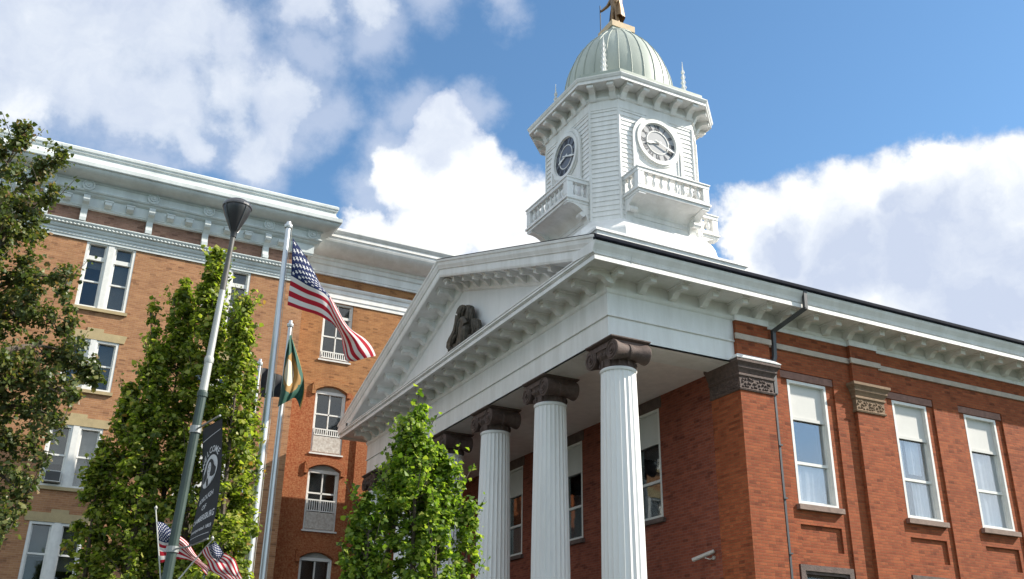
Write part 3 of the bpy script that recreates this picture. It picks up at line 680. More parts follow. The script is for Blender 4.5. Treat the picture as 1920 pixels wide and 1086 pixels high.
def balcony(G):
    m=MB(); B=1.46
    def gb(a0,a1,z0,z1,d0,d1): m.hexa([G(a0,z0,d0),G(a1,z0,d0),G(a1,z0,d1),G(a0,z0,d1),G(a0,z1,d0),G(a1,z1,d0),G(a1,z1,d1),G(a0,z1,d1)])
    gb(-B,B,17.36,17.46,0,.88); gb(-B-.05,B+.05,17.46,17.53,0,.93)
    gb(-B,B,17.53,17.62,.70,.88); gb(-B+.0,-B+.18,17.53,17.62,0,.70); gb(B-.18,B,17.53,17.62,0,.70)
    gb(-B-.02,B+.02,18.13,18.26,.68,.90); gb(-B-.02,-B+.20,18.13,18.26,0,.68); gb(B-.20,B+.02,18.13,18.26,0,.68)
    gb(-B-.05,B+.05,18.26,18.30,.66,.93); gb(-B-.05,-B+.22,18.26,18.30,0,.66); gb(B-.22,B+.05,18.26,18.30,0,.66)
    for s in (-1,1):
        gb(min(s*B,s*(B-.24)),max(s*B,s*(B-.24)),17.62,18.13,.66,.89)
        gb(min(s*B,s*(B-.1)),max(s*B,s*(B-.1)),17.62,18.13,0,.10)
    # curved soffit and end consoles
    arc=[(0.06+.0,16.62)]+[(.06+.72*(1-math.cos(t)),16.62+.70*math.sin(t)) for t in np.linspace(.1,math.pi/2,10)]
    for s in (-1,1):
        P=[(0,17.36),(.86,17.36),(.86,17.30)]+[(d,z) for d,z in reversed(arc)]+[(0,16.56)]
        a0,a1=sorted((s*(B-.02),s*(B-.30)))
        m.extr([G(a0,z,d) for d,z in P],[G(a1,z,d) for d,z in P])
        a=s*(B-.16); m.tube([G(a-.15,16.98,.27),G(a+.15,16.98,.27)],.10,12)
    sof=[(.0,16.95)]+[(.50*(1-math.cos(t)),16.95+.36*math.sin(t)) for t in np.linspace(.2,math.pi/2,8)]+[(.8,17.355),(0,17.355)]
    m.extr([G(-B+.29,z,d) for d,z in sof],[G(B-.29,z,d) for d,z in sof])
    o=m.build('balcony',WHITE,TW)
    bp=[(.06,0),(.06,.04),(.035,.07),(.075,.18),(.08,.24),(.05,.34),(.032,.42),(.055,.46),(.06,.51)]
    pos=[(a,.78) for a in np.linspace(-1.06,1.06,8)]+[(s*(B-.1),d) for s in (-1,1) for d in (.24,.5)]
    for a,d in pos:
        m=MB(); c=G(a,17.62,d); m.lathe(c,bp,12); m.build('baluster',WHITE,o,smooth=50)
clock(lambda a,z,d:(TX+a,TY-H-d,z),DIAL); clock(lambda a,z,d:(TX-H-d,TY-a,z),DIAL_SHADE)
balcony(lambda a,z,d:(TX+a,TY-H-d,z)); balcony(lambda a,z,d:(TX-H-d,TY-a,z)); balcony(lambda a,z,d:(TX+H+d,TY+a,z))
# ------------------------------------------------------------------ statue on the dome
ST=thing('statue',(TX,TY,26.55),'bronze statue of standing person in long coat leaning on staff atop dome','statue')
def skin(name,verts,edges,rad,mat_,parent,sub=2,root=0):
    me=bpy.data.meshes.new(name); loc=Vector(parent['_w'])
    me.from_pydata(verts,edges,[]); o=bpy.data.objects.new(name,me); COL.objects.link(o)
    mo=o.modifiers.new('s','SKIN'); sv=me.skin_vertices[0].data
    for i,r in enumerate(rad): sv[i].radius=(r,r) if not hasattr(r,'__len__') else r; sv[i].use_root=(i==root)
    ms=o.modifiers.new('d','SUBSURF'); ms.levels=sub; ms.render_levels=sub
    dg=bpy.context.evaluated_depsgraph_get(); ev=o.evaluated_get(dg); nm=bpy.data.meshes.new_from_object(ev)
    o.modifiers.clear(); o.data=nm; bpy.data.meshes.remove(me); nm.materials.clear(); nm.materials.append(mat_); nm.shade_smooth(); o.parent=parent
    o['_w']=parent['_w']; return o
# faces -X/-Y; figure about 2.3 m tall
s=1.25
V=[(0,0,.95),(0,0,1.15),(0,0,1.38),(0,0,1.5),(-.02,-.02,1.60),(-.03,-.03,1.72),
   (.0,-.10,.9),(-.03,-.12,.5),(.0,-.12,.08),(-.14,-.14,.03),
   (.0,.10,.9),(-.05,.11,.5),(.02,.12,.08),(-.12,.14,.03),
   (0,-.20,1.40),(-.03,-.30,1.14),(-.14,-.27,.93),(-.2,-.26,.86),
   (0,.20,1.40),(-.06,.36,1.2),(-.2,.46,1.05),(-.26,.5,1.0)]
Ed=[(0,1),(1,2),(2,3),(3,4),(4,5),(0,6),(6,7),(7,8),(8,9),(0,10),(10,11),(11,12),(12,13),(2,14),(14,15),(15,16),(16,17),(2,18),(18,19),(19,20),(20,21)]
rad=[(.15,.12),(.15,.12),(.17,.12),.065,.085,.09,.10,.075,.055,.04,.10,.075,.055,.04,.08,.06,.045,.04,.08,.06,.045,.04]
skin('body',[(x*s,y*s,z*s) for x,y,z in V],Ed,[tuple(np.array(r)*s) if hasattr(r,'__len__') else r*s for r in rad],BRONZE,ST)
m=MB()
rg=[]
for z,rx,ry in ((1.45,.12,.2),(1.2,.17,.23),(1.0,.17,.22),(.75,.21,.27),(.5,.24,.30),(.42,.25,.31)):
    rg.append([(TX+s*(.03+rx*math.cos(t)*(1+.06*math.sin(5*t))),TY+s*(ry*math.sin(t)*(1+.06*math.cos(7*t))),26.55+s*z) for t in np.linspace(-2.2,2.2,26)])
m.rings(rg,cap=False,closed=False); m.build('coat',BRONZE,ST,smooth=60)
m=MB(); m.lathe((TX-.03*s,TY-.03*s,26.55+s*1.66),[(.105*s,-.12*s),(.115*s,0),(.10*s,.09*s),(.05*s,.14*s)],14); m.build('hair',BRONZE,ST,smooth=60)
m=MB(); m.tube([(TX-.33,TY+.63,26.56+.0),(TX-.33,TY+.63,26.55+1.55)],.022,7); m.build('staff',LAMPD,ST)
# move the far arm's staff foot off the plinth edge onto the dome
# ------------------------------------------------------------------ brick building on the left
Y1=18.4; XE=-2.79; XL=-26.
AP=thing('brick_building',(-14,Y1,0),'tall tan brick building with paired windows and heavy pale cornice','building')
F1=FY(Y1)
bays=[-23.25,-18.9,-14.55,-10.2,-5.84]
rows=[(14.78,17.40),(11.72,13.60),(8.24,10.40),(4.95,7.06),(1.3,3.6)]
ops=[(c-.87,c+.87,a,b,.45) for c in bays for a,b in rows]
m=MB(); wall(m,F1,XL,XE,0,17.45,ops); m.box(XE-.01,XE,Y1+.001,Y1+12,0,20.2); m.box(XL,XL+.01,Y1+.001,Y1+12,0,20.2); m.box(XL,XE,Y1+11.99,Y1+12,0,20.2); m.build('wall',BRL,AP)
m=MB(); m.box(XL,XE,Y1,Y1+.3,17.45,18.75); m.build('brick_frieze',BRF,AP)
m=MB(); m.box(XL,XE-.02,Y1+.02,Y1+11.98,20.2,20.25); m.build('roof',SLATE,AP)
for bi,c in enumerate(bays):
    for ri,(a,b) in enumerate(rows):
        mm=MB(); d0=.01
        cw=.09; mu=.17
        mm.fbox(F1,c-.87,c-.87+cw,d0,.25,a,b); mm.fbox(F1,c+.87-cw,c+.87,d0,.25,a,b); mm.fbox(F1,c-mu,c+mu,d0,.25,a,b)
        mm.fbox(F1,c-mu+.07,c+mu-.07,d0-.03,d0,a,b)
        for s in (-1,1):
            u0,u1=sorted((c+s*mu,c+s*(.87-cw)))
            mm.fbox(F1,u0,u1,d0,.25,b-cw,b); mm.fbox(F1,u0,u1,d0,.25,a,a+.08)
            top=b-cw
            if ri==0: mm.fbox(F1,u0,u1,.06,.2,16.68,16.84); 
            md=(15.84 if ri==0 else (a+b)/2+.02)
            mm.fbox(F1,u0,u1,.10,.2,md-.03,md+.03)
            for e0,e1 in ((u0,u0+.05),(u1-.05,u1)): mm.fbox(F1,e0,e1,.12,.2,a+.08,top)
        o=mm.build('window',WHITEF,AP)
        for s in (-1,1):
            u0,u1=sorted((c+s*(mu+.045),c+s*(.87-cw-.045)))
            mm=MB(); mm.fbox(F1,u0,u1,.16,.168,a+.07,b-cw+.01); mm.build('pane',GLD,o)
            if (bi*3+ri*2+(s>0))%3!=2 or ri>0:
                fr=[.0,.45,.25,.6][(bi+ri*2+(s>0))%4] if ri!=2 else (.0 if s>0 else .35)
                mm=MB(); mm.fbox(F1,u0-.02,u1+.02,.26,.27,a+.05+(b-a)*fr,b-.05); mm.build('blind',GREYB if (ri+bi+(s>0))%3 else CURT if ri==2 else GREYB,o)
        mm=MB(); mm.fbox(F1,c-.87,c+.87,.42,.44,a,b); mm.build('interior',DARK,o)
        mm=MB(); mm.fbox(F1,c-.97 if ri else c-.95,c+.95,-.09,.10,a-.12,a-.003); mm.build('sill',YSTONE,o)
        if ri:
            mm=MB(); P=[(-1.03,b+.0),(1.03,b+.0),(1.10,b+.30),(.28,b+.30),(.28,b+.43),(-.28,b+.43),(-.28,b+.30),(-1.10,b+.30)]
            mm.extr([F1(c+u,-.03,z) for u,z in P],[F1(c+u,.1,z) for u,z in P]); mm.build('lintel',YSTONE,o)
# cornice of the left building, returned round its right end
CP=[(XL,Y1),(XE,Y1),(XE,Y1+11)]
CPR=CP
m=MB()
m.sweep(CPR,[(0,17.36),(.05,17.36),(.05,17.46),(.08,17.47),(.08,17.56),(.11,17.57),(.11,17.66),(.15,17.68),(.18,17.74),(.18,17.80),(.22,17.82),(.22,17.87),(.27,17.90),(.30,17.95),(.30,17.99),(0,18.03)])
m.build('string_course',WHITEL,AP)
m=MB(); x=XL+.05; bp_=[]
while x<XE+.2:
    bp_+=[(.012,x-.05),(.036,x-.03),(.042,x),(.036,x+.03)]; x+=.135
m.lathe((0,Y1-.235,17.85),bp_,8,'x'); m.build('beading',WHITEL,AP)
m=MB()
m.sweep(CPR,[(0,18.62),(.16,18.62),(.16,18.66),(.19,18.68),(.19,19.06),(.30,19.10),(.34,19.14),(.34,19.17),(.41,19.19),(.44,19.235),(.41,19.28),(.37,19.30),(.37,19.55),(.43,19.57),(.45,19.60),(.43,19.615),(.46,19.62)]+[(.46+.52*math.sin(t),19.62+.30*(1-math.cos(t))) for t in np.linspace(.15,math.pi/2,8)]+[(1.03,19.92),(1.05,19.95),(1.05,20.10),(1.02,20.12),(.92,20.16),(.83,20.28),(.80,20.42),(.80,20.46),(.86,20.49),(.86,20.56),(.90,20.58),(.90,20.68),(.84,20.74),(0,20.76)])
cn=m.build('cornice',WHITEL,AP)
BX=[-18.2,-15.9,-13.7,-12.72,-11.4,-9.05,-6.95,-4.55]
for bx in BX:
    m=MB(); P=[(0,18.03),(.31,18.03),(.31,18.17),(.22,18.21),(.19,18.32),(.21,18.55),(.30,18.70),(.44,18.76),(.48,18.84),(.48,18.97),(.36,19.08),(0,19.08)]
    m.extr([(bx-.115,Y1-d,z) for d,z in P],[(bx+.115,Y1-d,z) for d,z in P]); m.build('bracket',WHITEL,AP)
for bx in BX+[-2.75]:
    m=MB(); m.lathe((bx-.03,Y1-.40,19.44),[(.225,.05),(.225,-.06),(.19,-.075),(.165,-.03),(.13,-.03),(.11,-.07),(.06,-.07),(.03,-.10)],24,'y'); m.build('rosette',WHITEL,AP,smooth=30)
for a,b in zip(BX,BX[1:]):
    k=2 if b-a>1.6 else 1
    for i in range(k):
        x=a+(b-a)*(i+1)/(k+1); m=MB(); P=[(.19,18.92),(.42,18.92),(.42,18.80),(.30,18.73),(.19,18.73)]
        m.extr([(x-.13,Y1-d,z) for d,z in P],[(x+.13,Y1-d,z) for d,z in P]); m.box(x-.16,x+.16,Y1-.44,Y1-.19,18.92,18.97); m.build('small_modillion',WHITEL,AP)
for x in (-4.0,-3.4):
    m=MB(); P=[(.19,18.92),(.42,18.92),(.42,18.80),(.30,18.73),(.19,18.73)]; m.extr([(x-.13,Y1-d,z) for d,z in P],[(x+.13,Y1-d,z) for d,z in P]); m.build('small_modillion',WHITEL,AP)
# air conditioner in a third-row window
AC=thing('air_conditioner',(-10.66,Y1-.05,8.36),'grey boxed window air conditioner in lower left sash','air conditioner')
m=MB(); m.box(-10.92,-10.40,Y1-.22,Y1+.15,8.37,8.74); m.build('casing',simple('ac_casing',(.6,.59,.55),.5),AC)
m=MB()
for k in range(7): m.box(-10.88,-10.44,Y1-.228,Y1-.221,8.41+.045*k,8.43+.045*k)
m.box(-10.89,-10.43,Y1-.2245,Y1-.2205,8.4,8.71)
m.build('grille',simple('ac_grille',(.07,.07,.07),.6),AC)
# ------------------------------------------------------------------ annex behind (arched windows)
Y2=19.6; XR=14.
AN=thing('brick_annex',(5,Y2,0),'orange brick annex with arched windows set back behind the courthouse','building')
F2=FY(Y2); wc_=[-.92,3.6,8.1]
awin=[(14.72,17.30,None),(10.8,13.38,13.58),(7.78,10.14,10.34),(4.45,6.76,6.95)]
m=MB(); ops=[(c-.64,c+.64,a,(t or b),.4) for c in wc_ for a,b,t in awin]
wall(m,F2,XE+.0,XR,0,18.7,ops)
for c in wc_:
    for a,b,t in awin:
        if t is None: continue
        n=12; sp=t-.25
        arc=[(c-.64+1.28*k/n, sp+.25*(1-((2*k/n-1))**2)) for k in range(n+1)]
        for (u0,z0),(u1,z1) in zip(arc,arc[1:]):
            m.quad(F2(u0,0,z0),F2(u1,0,z1),F2(u1,0,t),F2(u0,0,t)); m.quad(F2(u0,0,z0),F2(u1,0,z1),F2(u1,.3,z1),F2(u0,.3,z0))
m.box(XR-.01,XR,Y2+.001,Y2+10,0,19.5)
m.box(.28,1.3,Y2-.11,Y2,0,13.0)
m.build('wall',BR2,AN)
for c in wc_:
    for a,b,t in awin[1:]:
        m=MB(); n=14; sp=t-.06; O=[];I=[]
        for k in range(n+1):
            q_=2*k/n-1; I.append((c+q_*.70,sp+.10*0+.24*(1-q_*q_)-.17)); O.append((c+q_*.80,sp+.26+.22*(1-q_*q_)-.13))
        for k in range(n):
            P=[I[k],I[k+1],O[k+1],O[k]]; m.extr([F2(u,-.10,z) for u,z in P],[F2(u,0,z) for u,z in P])
        for s in (-1,1):
            u0,u1=sorted((c+s*.66,c+s*.82)); m.fbox(F2,u0,u1,-.094,0,sp-.33,sp+.06)
        m.build('hood_mould',BR2,AN)
WORN=simple('worn_white_paint',(.62,.60,.55),.8,var=.3,scale=9,dirt=(.33,.27,.22))
for c in wc_:
    for a,b,t in awin:
        hh=t or b
        mm=MB(); d0=.06; cw=.07
        mm.fbox(F2,c-.64,c-.64+cw,d0,.2,a,b); mm.fbox(F2,c+.64-cw,c+.64,d0,.2,a,b); mm.fbox(F2,c-.57,c+.57,d0,.2,a,a+.06)
        top=b-.08 if t is None else b-.12
        mm.fbox(F2,c-.57,c+.57,d0,.2,top,b)
        pb=a+(.36 if t is None else .78)
        zb=a+.06
        if t is None:
            mm.fbox(F2,c-.57,c+.57,.08,.2,16.62,16.74); md=15.78
        else: md=a+1.62 if a>9 else a+1.45
        mm.fbox(F2,c-.57,c+.57,.11,.2,md-.03,md+.03); mm.fbox(F2,c-.025,c+.025,.11,.2,zb,top)
        for s in (-1,1): u0,u1=sorted((c+s*.57,c+s*.52)); mm.fbox(F2,u0,u1,.13,.2,zb,top)
        o=mm.build('window',WHITEF,AN)
        if t:
            n=12; mm=MB(); P=[(c-.64,b)]+[(c-.64+1.28*k/n,t-.25+.25*(1-(2*k/n-1)**2)) for k in range(n+1)]+[(c+.64,b)]
            mm.extr([F2(u,.07,z) for u,z in P],[F2(u,.19,z) for u,z in P]); mm.build('arch_head',simple('arch_paint',(.42,.40,.35),.7,var=.15),o)
        for s in (-1,1):
            u0,u1=sorted((c+s*.03,c+s*.515)); mm=MB(); mm.fbox(F2,u0,u1,.16,.168,zb,top); mm.build('pane',GLD,o)
        mm=MB(); mm.fbox(F2,c-.63,c+.63,.38,.39,a,hh); mm.build('interior',DARK,o)
        mm=MB(); mm.fbox(F2,c-.70,c+.70,-.06,.06,a-.06,a-.002); mm.build('sill',WHITEF,o)
        if a>6:
            mm=MB(); z0=pb-.05 if t else a+.08; z1=z0+(.30 if t is None else (.28 if a>9 else .46))
            mm.fbox(F2,c-.56,c+.56,.015,.05,z1-.05,z1); mm.fbox(F2,c-.56,c+.56,.015,.05,z0,z0+.04)
            for k in range(13): u=c-.52+1.04*k/12; mm.fbox(F2,u-.018,u+.018,.02,.045,z0+.04,z1-.05)
            mm.build('guard_rail',WHITEF,o)
            if t:
                mm=MB(); mm.fbox(F2,c-.57,c+.57,.02,.058,a+.06,pb-.08); mm.build('panel',WORN,o)
m=MB()
AP2=[(XE+.02,Y2),(XR,Y2)]
m.sweep(AP2,[(0,17.31),(.04,17.31),(.04,17.46),(.07,17.48),(.07,17.68),(.10,17.70),(.10,17.86),(.15,17.90),(.18,17.97),(.18,18.02),(0,18.06)])
m.build('string_course',WHITE,AN)
m=MB()
m.sweep(AP2,[(0,18.46),(.10,18.46),(.10,18.54),(.13,18.56),(.13,18.86),(.20,18.90),(.22,19.0),(.22,19.06),(.28,19.1),(.30,19.2)]+[(.30+.86*math.sin(t),19.2+.56*(1-math.cos(t))) for t in np.linspace(.12,math.pi/2,10)]+[(1.20,19.78),(1.20,19.92),(1.24,19.96),(1.30,20.06),(1.30,20.16),(0,20.3)])
m.build('cornice',WHITE,AN)
m=MB(); m.box(XE,XR,Y2+.02,Y2+10,19.5,19.55); m.build('roof',SLATE,AN)
# ------------------------------------------------------------------ cloth helper
def crom(P,t):
    n=len(P)-1; x=min(max(t,0),1)*n; i=min(int(x),n-1); f=x-i
    p0=P[max(i-1,0)];p1=P[i];p2=P[i+1];p3=P[min(i+2,n)]
    return .5*((2*p1)+(-p0+p2)*f+(2*p0-5*p1+4*p2-p3)*f*f+(-p0+3*p1-3*p2+p3)*f**3)
def surf(ctrl,u,v,vk=None):
    """ctrl[i][j]: column i along the fly, j from top to bottom, world points"""
    cols=[crom(c,v) for c in ctrl]; return crom(cols,u)
def cloth(name,ctrl,mat_,parent,nu=48,nv=28,rip=None,us=None,th=.004):
    me=bpy.data.meshes.new(name); vs=[];uv=[]
    loc=np.array(parent['_w']) if parent is not None else np.zeros(3)
    for i in range(nu+1):
        for j in range(nv+1):
            u,v=i/nu,j/nv; p=surf(ctrl,u,v)
            if rip is not None: p=p+rip(u,v)
            vs.append(tuple(p-loc)); uv.append((u,1-v))
    fs=[(i*(nv+1)+j,(i+1)*(nv+1)+j,(i+1)*(nv+1)+j+1,i*(nv+1)+j+1) for i in range(nu) for j in range(nv)]
    me.from_pydata(vs,[],fs); ul=me.uv_layers.new(name='UVMap')
    for l in me.loops: ul.data[l.index].uv=uv[l.vertex_index]
    me.shade_smooth(); me.materials.append(mat_); o=bpy.data.objects.new(name,me); COL.objects.link(o)
    if parent is not None: o.parent=parent
    return o
def usflag(name):
    m,nt,b=mat(name); b.inputs['Roughness'].default_value=.75; b.inputs['Specular IOR Level'].default_value=.2; out=nt.nodes['Material Output']
    uvn=N(nt,'ShaderNodeUVMap'); sp=N(nt,'ShaderNodeSeparateXYZ'); L(nt,uvn.outputs[0],sp.inputs[0]); u,v=sp.outputs[0],sp.outputs[1]
    st=math_(nt,'MODULO',math_(nt,'FLOOR',math_(nt,'MULTIPLY',v,13.)),2.)
    col=mixc(nt,st,(.42,.018,.035),(.72,.70,.68))
    can=math_(nt,'MULTIPLY',math_(nt,'LESS_THAN',u,.40),math_(nt,'GREATER_THAN',v,6/13))
    # stars: 11 x 9 lattice, every other cell
    X=math_(nt,'MULTIPLY',u,12/.40); Yv=math_(nt,'MULTIPLY',math_(nt,'SUBTRACT',v,6/13),10*13/7)
    fx=math_(nt,'ROUND',X); fy=math_(nt,'ROUND',Yv)
    par=math_(nt,'COMPARE',math_(nt,'MODULO',math_(nt,'ADD',fx,fy),2.),0.,.1)
    dx=math_(nt,'MULTIPLY',math_(nt,'SUBTRACT',X,fx),.95); dy=math_(nt,'SUBTRACT',Yv,fy)
    r=math_(nt,'SQRT',math_(nt,'ADD',math_(nt,'MULTIPLY',dx,dx),math_(nt,'MULTIPLY',dy,dy)))
    an=math_(nt,'ARCTAN2',dx,dy); rad=math_(nt,'MULTIPLY_ADD',math_(nt,'COSINE',math_(nt,'MULTIPLY',an,5.)),.14,.36)
    ins=math_(nt,'LESS_THAN',r,rad)
    lim=math_(nt,'MULTIPLY',math_(nt,'MULTIPLY',math_(nt,'GREATER_THAN',fx,.5),math_(nt,'LESS_THAN',fx,11.5)),math_(nt,'MULTIPLY',math_(nt,'GREATER_THAN',fy,.5),math_(nt,'LESS_THAN',fy,9.5)))
    star=math_(nt,'MULTIPLY',math_(nt,'MULTIPLY',ins,par),lim)
    cc=mixc(nt,star,(.018,.03,.10),(.75,.75,.76)); col=mixc(nt,can,col,cc)
    L(nt,col,b.inputs['Base Color']); t=N(nt,'ShaderNodeBsdfTranslucent'); L(nt,col,t.inputs[0])
    mx=N(nt,'ShaderNodeMixShader'); mx.inputs[0].default_value=.35; L(nt,b.outputs[0],mx.inputs[1]); L(nt,t.outputs[0],mx.inputs[2]); L(nt,mx.outputs[0],out.inputs[0])
    return m
USF=usflag('flag_cloth')
def ctrl_from(cols,P0,ex=0.):
    return [[atv(u,v,P0,ex+(q[0] if q else 0)) for (u,v,*q) in c] for c in cols]
# ------------------------------------------------------------------ flagpoles and flags
def flagpole(px,py,dep,r0,r1,label,extra=0):
    p=at(px,py,dep); t=thing('flagpole',(p[0],p[1],0),label,'flagpole','flagpoles beside the courthouse')
    m=MB(); m.tube([(p[0],p[1],0),(p[0],p[1],p[2]*.5),(p[0],p[1],p[2])],[r1,(r0+r1)/2*1.02,r0],14); m.build('pole',STEEL,t,smooth=60)
    m=MB(); m.lathe((p[0],p[1],p[2]),[(r0*1.5,-.12),(r0*1.7,-.08),(r0*1.7,-.05),(r0*.9,-.03),(r0*.9,.03)],14); m.build('truck',STEEL,t)
    m=MB()
    c=rt*.5+np.array([0,0,0]); o_=np.array([rt[0],rt[1],0])*(r1+.02)
    a=np.array([p[0],p[1],p[2]-.1])+o_*.7; b_=np.array([p[0],p[1],1.2])+o_
    m.tube([a,(a+b_)/2,b_],.006,5); m.build('halyard',simple('rope',(.5,.48,.42),.9),t)
    return t,p
FD=22.
_,fp1=flagpole(541.5,419,FD,.055,.10,'tallest silver flagpole flying the large striped flag')
c1=[[(549,446),(547.5,478),(546,512),(542.5,542),(539,572)],
    [(578,490,.25),(576,512,.05),(575,530,0),(573,556,.1),(570,583,.1)],
    [(606,538,.5),(607,541,.15),(606,548,0),(604,570,-.05),(601,594,0)],
    [(626,576,.55),(629,576,.2),(628,580,0),(627,592,.1),(627,608,.15)],
    [(654,615,.5),(657,614,.2),(652,618,-.1),(641,626,.05),(637,632,.35)],
    [(682,636,.35),(682,636,.1),(668,648,-.15),(652,660,.15),(648,670,.35)],
    [(700,664,.2),(705,667,0),(688,671,-.1),(668,677,.05),(655,678,.25)]]
fl=cloth('large_flag',ctrl_from(c1,fp1,-.10),USF,None,96,60,rip=lambda u,v:(rt*.02+fw*.06)*math.sin(u*15+v*4)*min(1,u*3)+fw*.03*math.sin(u*31-v*6)*u)
tag(fl,'large stars and stripes flag blowing right from tallest pole','flag')
FD2=22.5
_,fp2=flagpole(545,604,FD2,.045,.075,'white flagpole right of the tallest one with green flag')
_,fp3=flagpole(488,676,FD2,.04,.07,'white flagpole left of the tallest, edged by tree leaves')
def stateflag():
    m,nt,b=mat('state_flag_cloth'); b.inputs['Roughness'].default_value=.75
    uvn=N(nt,'ShaderNodeUVMap'); sp=N(nt,'ShaderNodeSeparateXYZ'); L(nt,uvn.outputs[0],sp.inputs[0]); u,v=sp.outputs[0],sp.outputs[1]
    no=N(nt,'ShaderNodeTexNoise',i_Scale=7.,i_Detail=3.); L(nt,uvn.outputs[0],no.inputs[0])
    e=math_(nt,'MULTIPLY_ADD',no.outputs[0],.22,-.11)
    d=math_(nt,'SQRT',math_(nt,'ADD',math_(nt,'POWER',math_(nt,'DIVIDE',math_(nt,'SUBTRACT',u,.42),.36),2.),math_(nt,'POWER',math_(nt,'DIVIDE',math_(nt,'SUBTRACT',v,.50),.27),2.)))
    d=math_(nt,'ADD',d,math_(nt,'MULTIPLY',e,2.))
    col=mixc(nt,math_(nt,'LESS_THAN',d,1.),(.014,.075,.052),(.28,.15,.035))
    d2=math_(nt,'SQRT',math_(nt,'ADD',math_(nt,'POWER',math_(nt,'DIVIDE',math_(nt,'SUBTRACT',u,.30),.20),2.),math_(nt,'POWER',math_(nt,'DIVIDE',math_(nt,'SUBTRACT',v,.52),.17),2.)))
    col=mixc(nt,math_(nt,'LESS_THAN',math_(nt,'ADD',d2,math_(nt,'MULTIPLY',e,2.5)),1.),col,(.58,.52,.40))
    col=mixc(nt,math_(nt,'GREATER_THAN',u,.94),col,(.45,.27,.06))
    L(nt,col,b.inputs['Base Color']); return m
c2=[[(541,638),(535,665),(530,700),(526,730),(520,764)],
    [(543,632,.1),(542,665,.05),(541,700,-.05),(537,735,-.1),(531,757,-.1)],
    [(545,628,.15),(549,668,.1),(550,705,.05),(547,735,-.05),(541,752,0)],
    [(547,632,.2),(558,680,.12),(562,710,.1),(559,733,.12),(553,747,.15)],
    [(549,640,.2),(564,688,.2),(570,716,.15),(570,740,.15),(564,768,.1)]]
fl=cloth('drooping_flag',ctrl_from(c2,fp2,-.30),stateflag(),None,40,50,rip=lambda u,v:fw*.05*math.sin(u*14+v*3))
tag(fl,'green and gold flag hanging limp from white pole','flag')
c3=[[(489,690),(487.5,715),(486.5,744)],[(502,692,.1),(503,718,.05),(500,745,.05)],[(514,699,.0),(516,722,.1),(514,745,.1)],[(528,705,.15),(531,726,.1),(530,746,.05)],[(541,711,.2),(546,730,.1),(545,748,.1)]]
fl=cloth('black_flag',ctrl_from(c3,fp3,.05),BLACKC,None,30,20,rip=lambda u,v:fw*.06*math.sin(u*11+v*2))
tag(fl,'plain black flag hanging behind the tallest flagpole','flag')
# ------------------------------------------------------------------ street lamp with banner
LD=15.
lp=at(439,432,LD); lx,ly=lp[0],lp[1]; ztop=lp[2]
LEAN=rt0*math.tan(R(2.6))
def PL(z): q_=np.array([lx,ly,z])-LEAN*(ztop-z)*1.; q_[2]=z; return q_
LM=thing('street_lamp',tuple(PL(0)*np.array([1,1,0])),'tall street lamp with dark cone head and green lower pole','street lamp')
zj=at(393,720,LD)[2]-.0
# height on the pole of the joint seen at (388,738)
def zpole(v):   # z on the vertical through the lamp where image row = v
    lo,hi=0.,ztop+2
    for _ in range(50):
        md=(lo+hi)/2; q_=PL(md)-CAM; y_=543-FPX*(q_@up)/(q_@fw)
        if y_>v: lo=md
        else: hi=md
    return lo
zj=zpole(737); z2=zpole(675)
z3=zpole(545)
m=MB(); m.tube([PL(zj),PL(z2)],[.061,.057],16); m.tube([PL(z2),PL(z3)],[.052,.046],16); m.lathe(tuple(PL(z2)),[(.062,-.05),(.068,-.02),(.068,.02),(.056,.05)],16); m.build('upper_pole',LAMPP,LM,smooth=50)
m=MB(); m.tube([PL(z3),PL(ztop)],[.0455,.036],16); m.build('pole_top',simple('dark_pole',(.12,.115,.105),.5,metal=.2,var=.2),LM,smooth=50)  # top stretch of the pole in a darker colour
m=MB(); m.tube([PL(0),PL(zj)],[.076,.063],12); m.lathe(tuple(PL(0)),[(.26,0),(.26,.5),(.2,.6),(.14,.8)],12); m.lathe(tuple(PL(zj)),[(.075,-.06),(.075,.0),(.066,.03)],16); m.build('lower_pole',LAMPG,LM)
zh=ztop
m=MB(); m.lathe((lx,ly,zh),[(.045,-.12),(.05,-.03),(.07,.0),(.12,.12),(.17,.23),(.205,.33),(.215,.40),(.205,.45),(.155,.49),(.085,.51),(.02,.515)],28)
lh=m.build('lamp_head',LAMPD,LM,smooth=50)
m=MB()
m.lathe((lx,ly,zh),[(.215,.375),(.226,.385),(.226,.415),(.206,.45)],28)
for k in range(4):
    a=k*math.pi/2+.5; m.tube([(lx+r*math.cos(a),ly+r*math.sin(a),zh+z) for r,z in ((.054,-.02),(.075,.0),(.125,.12),(.175,.23),(.21,.33),(.22,.385))],.009,5)
m.build('lamp_ribs',simple('lamp_rim',(.10,.10,.105),.3,metal=.4),lh)
# banner: arm runs horizontally from the pole
za=zpole(806)
pa=PL(za)
tl=atz(377,807,za); tr=atz(417,784,za)
bdir=(tr-tl); bw=np.linalg.norm(bdir)
if bw>1.2: bdir=bdir/bw*.75; bw=.75
e=bdir/np.linalg.norm(bdir)
tl=pa+e*(.10); 
print('banner',bw,tl,tr,'lamp z',ztop,lx,ly)
bdep=float((pa-CAM)@fw)
def bz(u,v,ref):  # point at pixel with same depth as ref
    return at(u,v,float((ref-CAM)@fw))
trw=pa+e*(.13+bw)
dl=float((tl-CAM)@fw); dr=float((trw-CAM)@fw)
Lpx=[(380,805),(379.5,850),(379,893),(374,930),(366,968),(359,998),(353,1025)]
Rpx=[(417,784),(417,815),(416,850),(414,890),(410,930),(402,975),(390,1010)]
ctrlB=[[atv(u,v,tl,-.012*k*k*.5) for k,(u,v) in enumerate(Lpx)],[atv(u,v,trw,-.012*k*k*.5) for k,(u,v) in enumerate(Rpx)]]
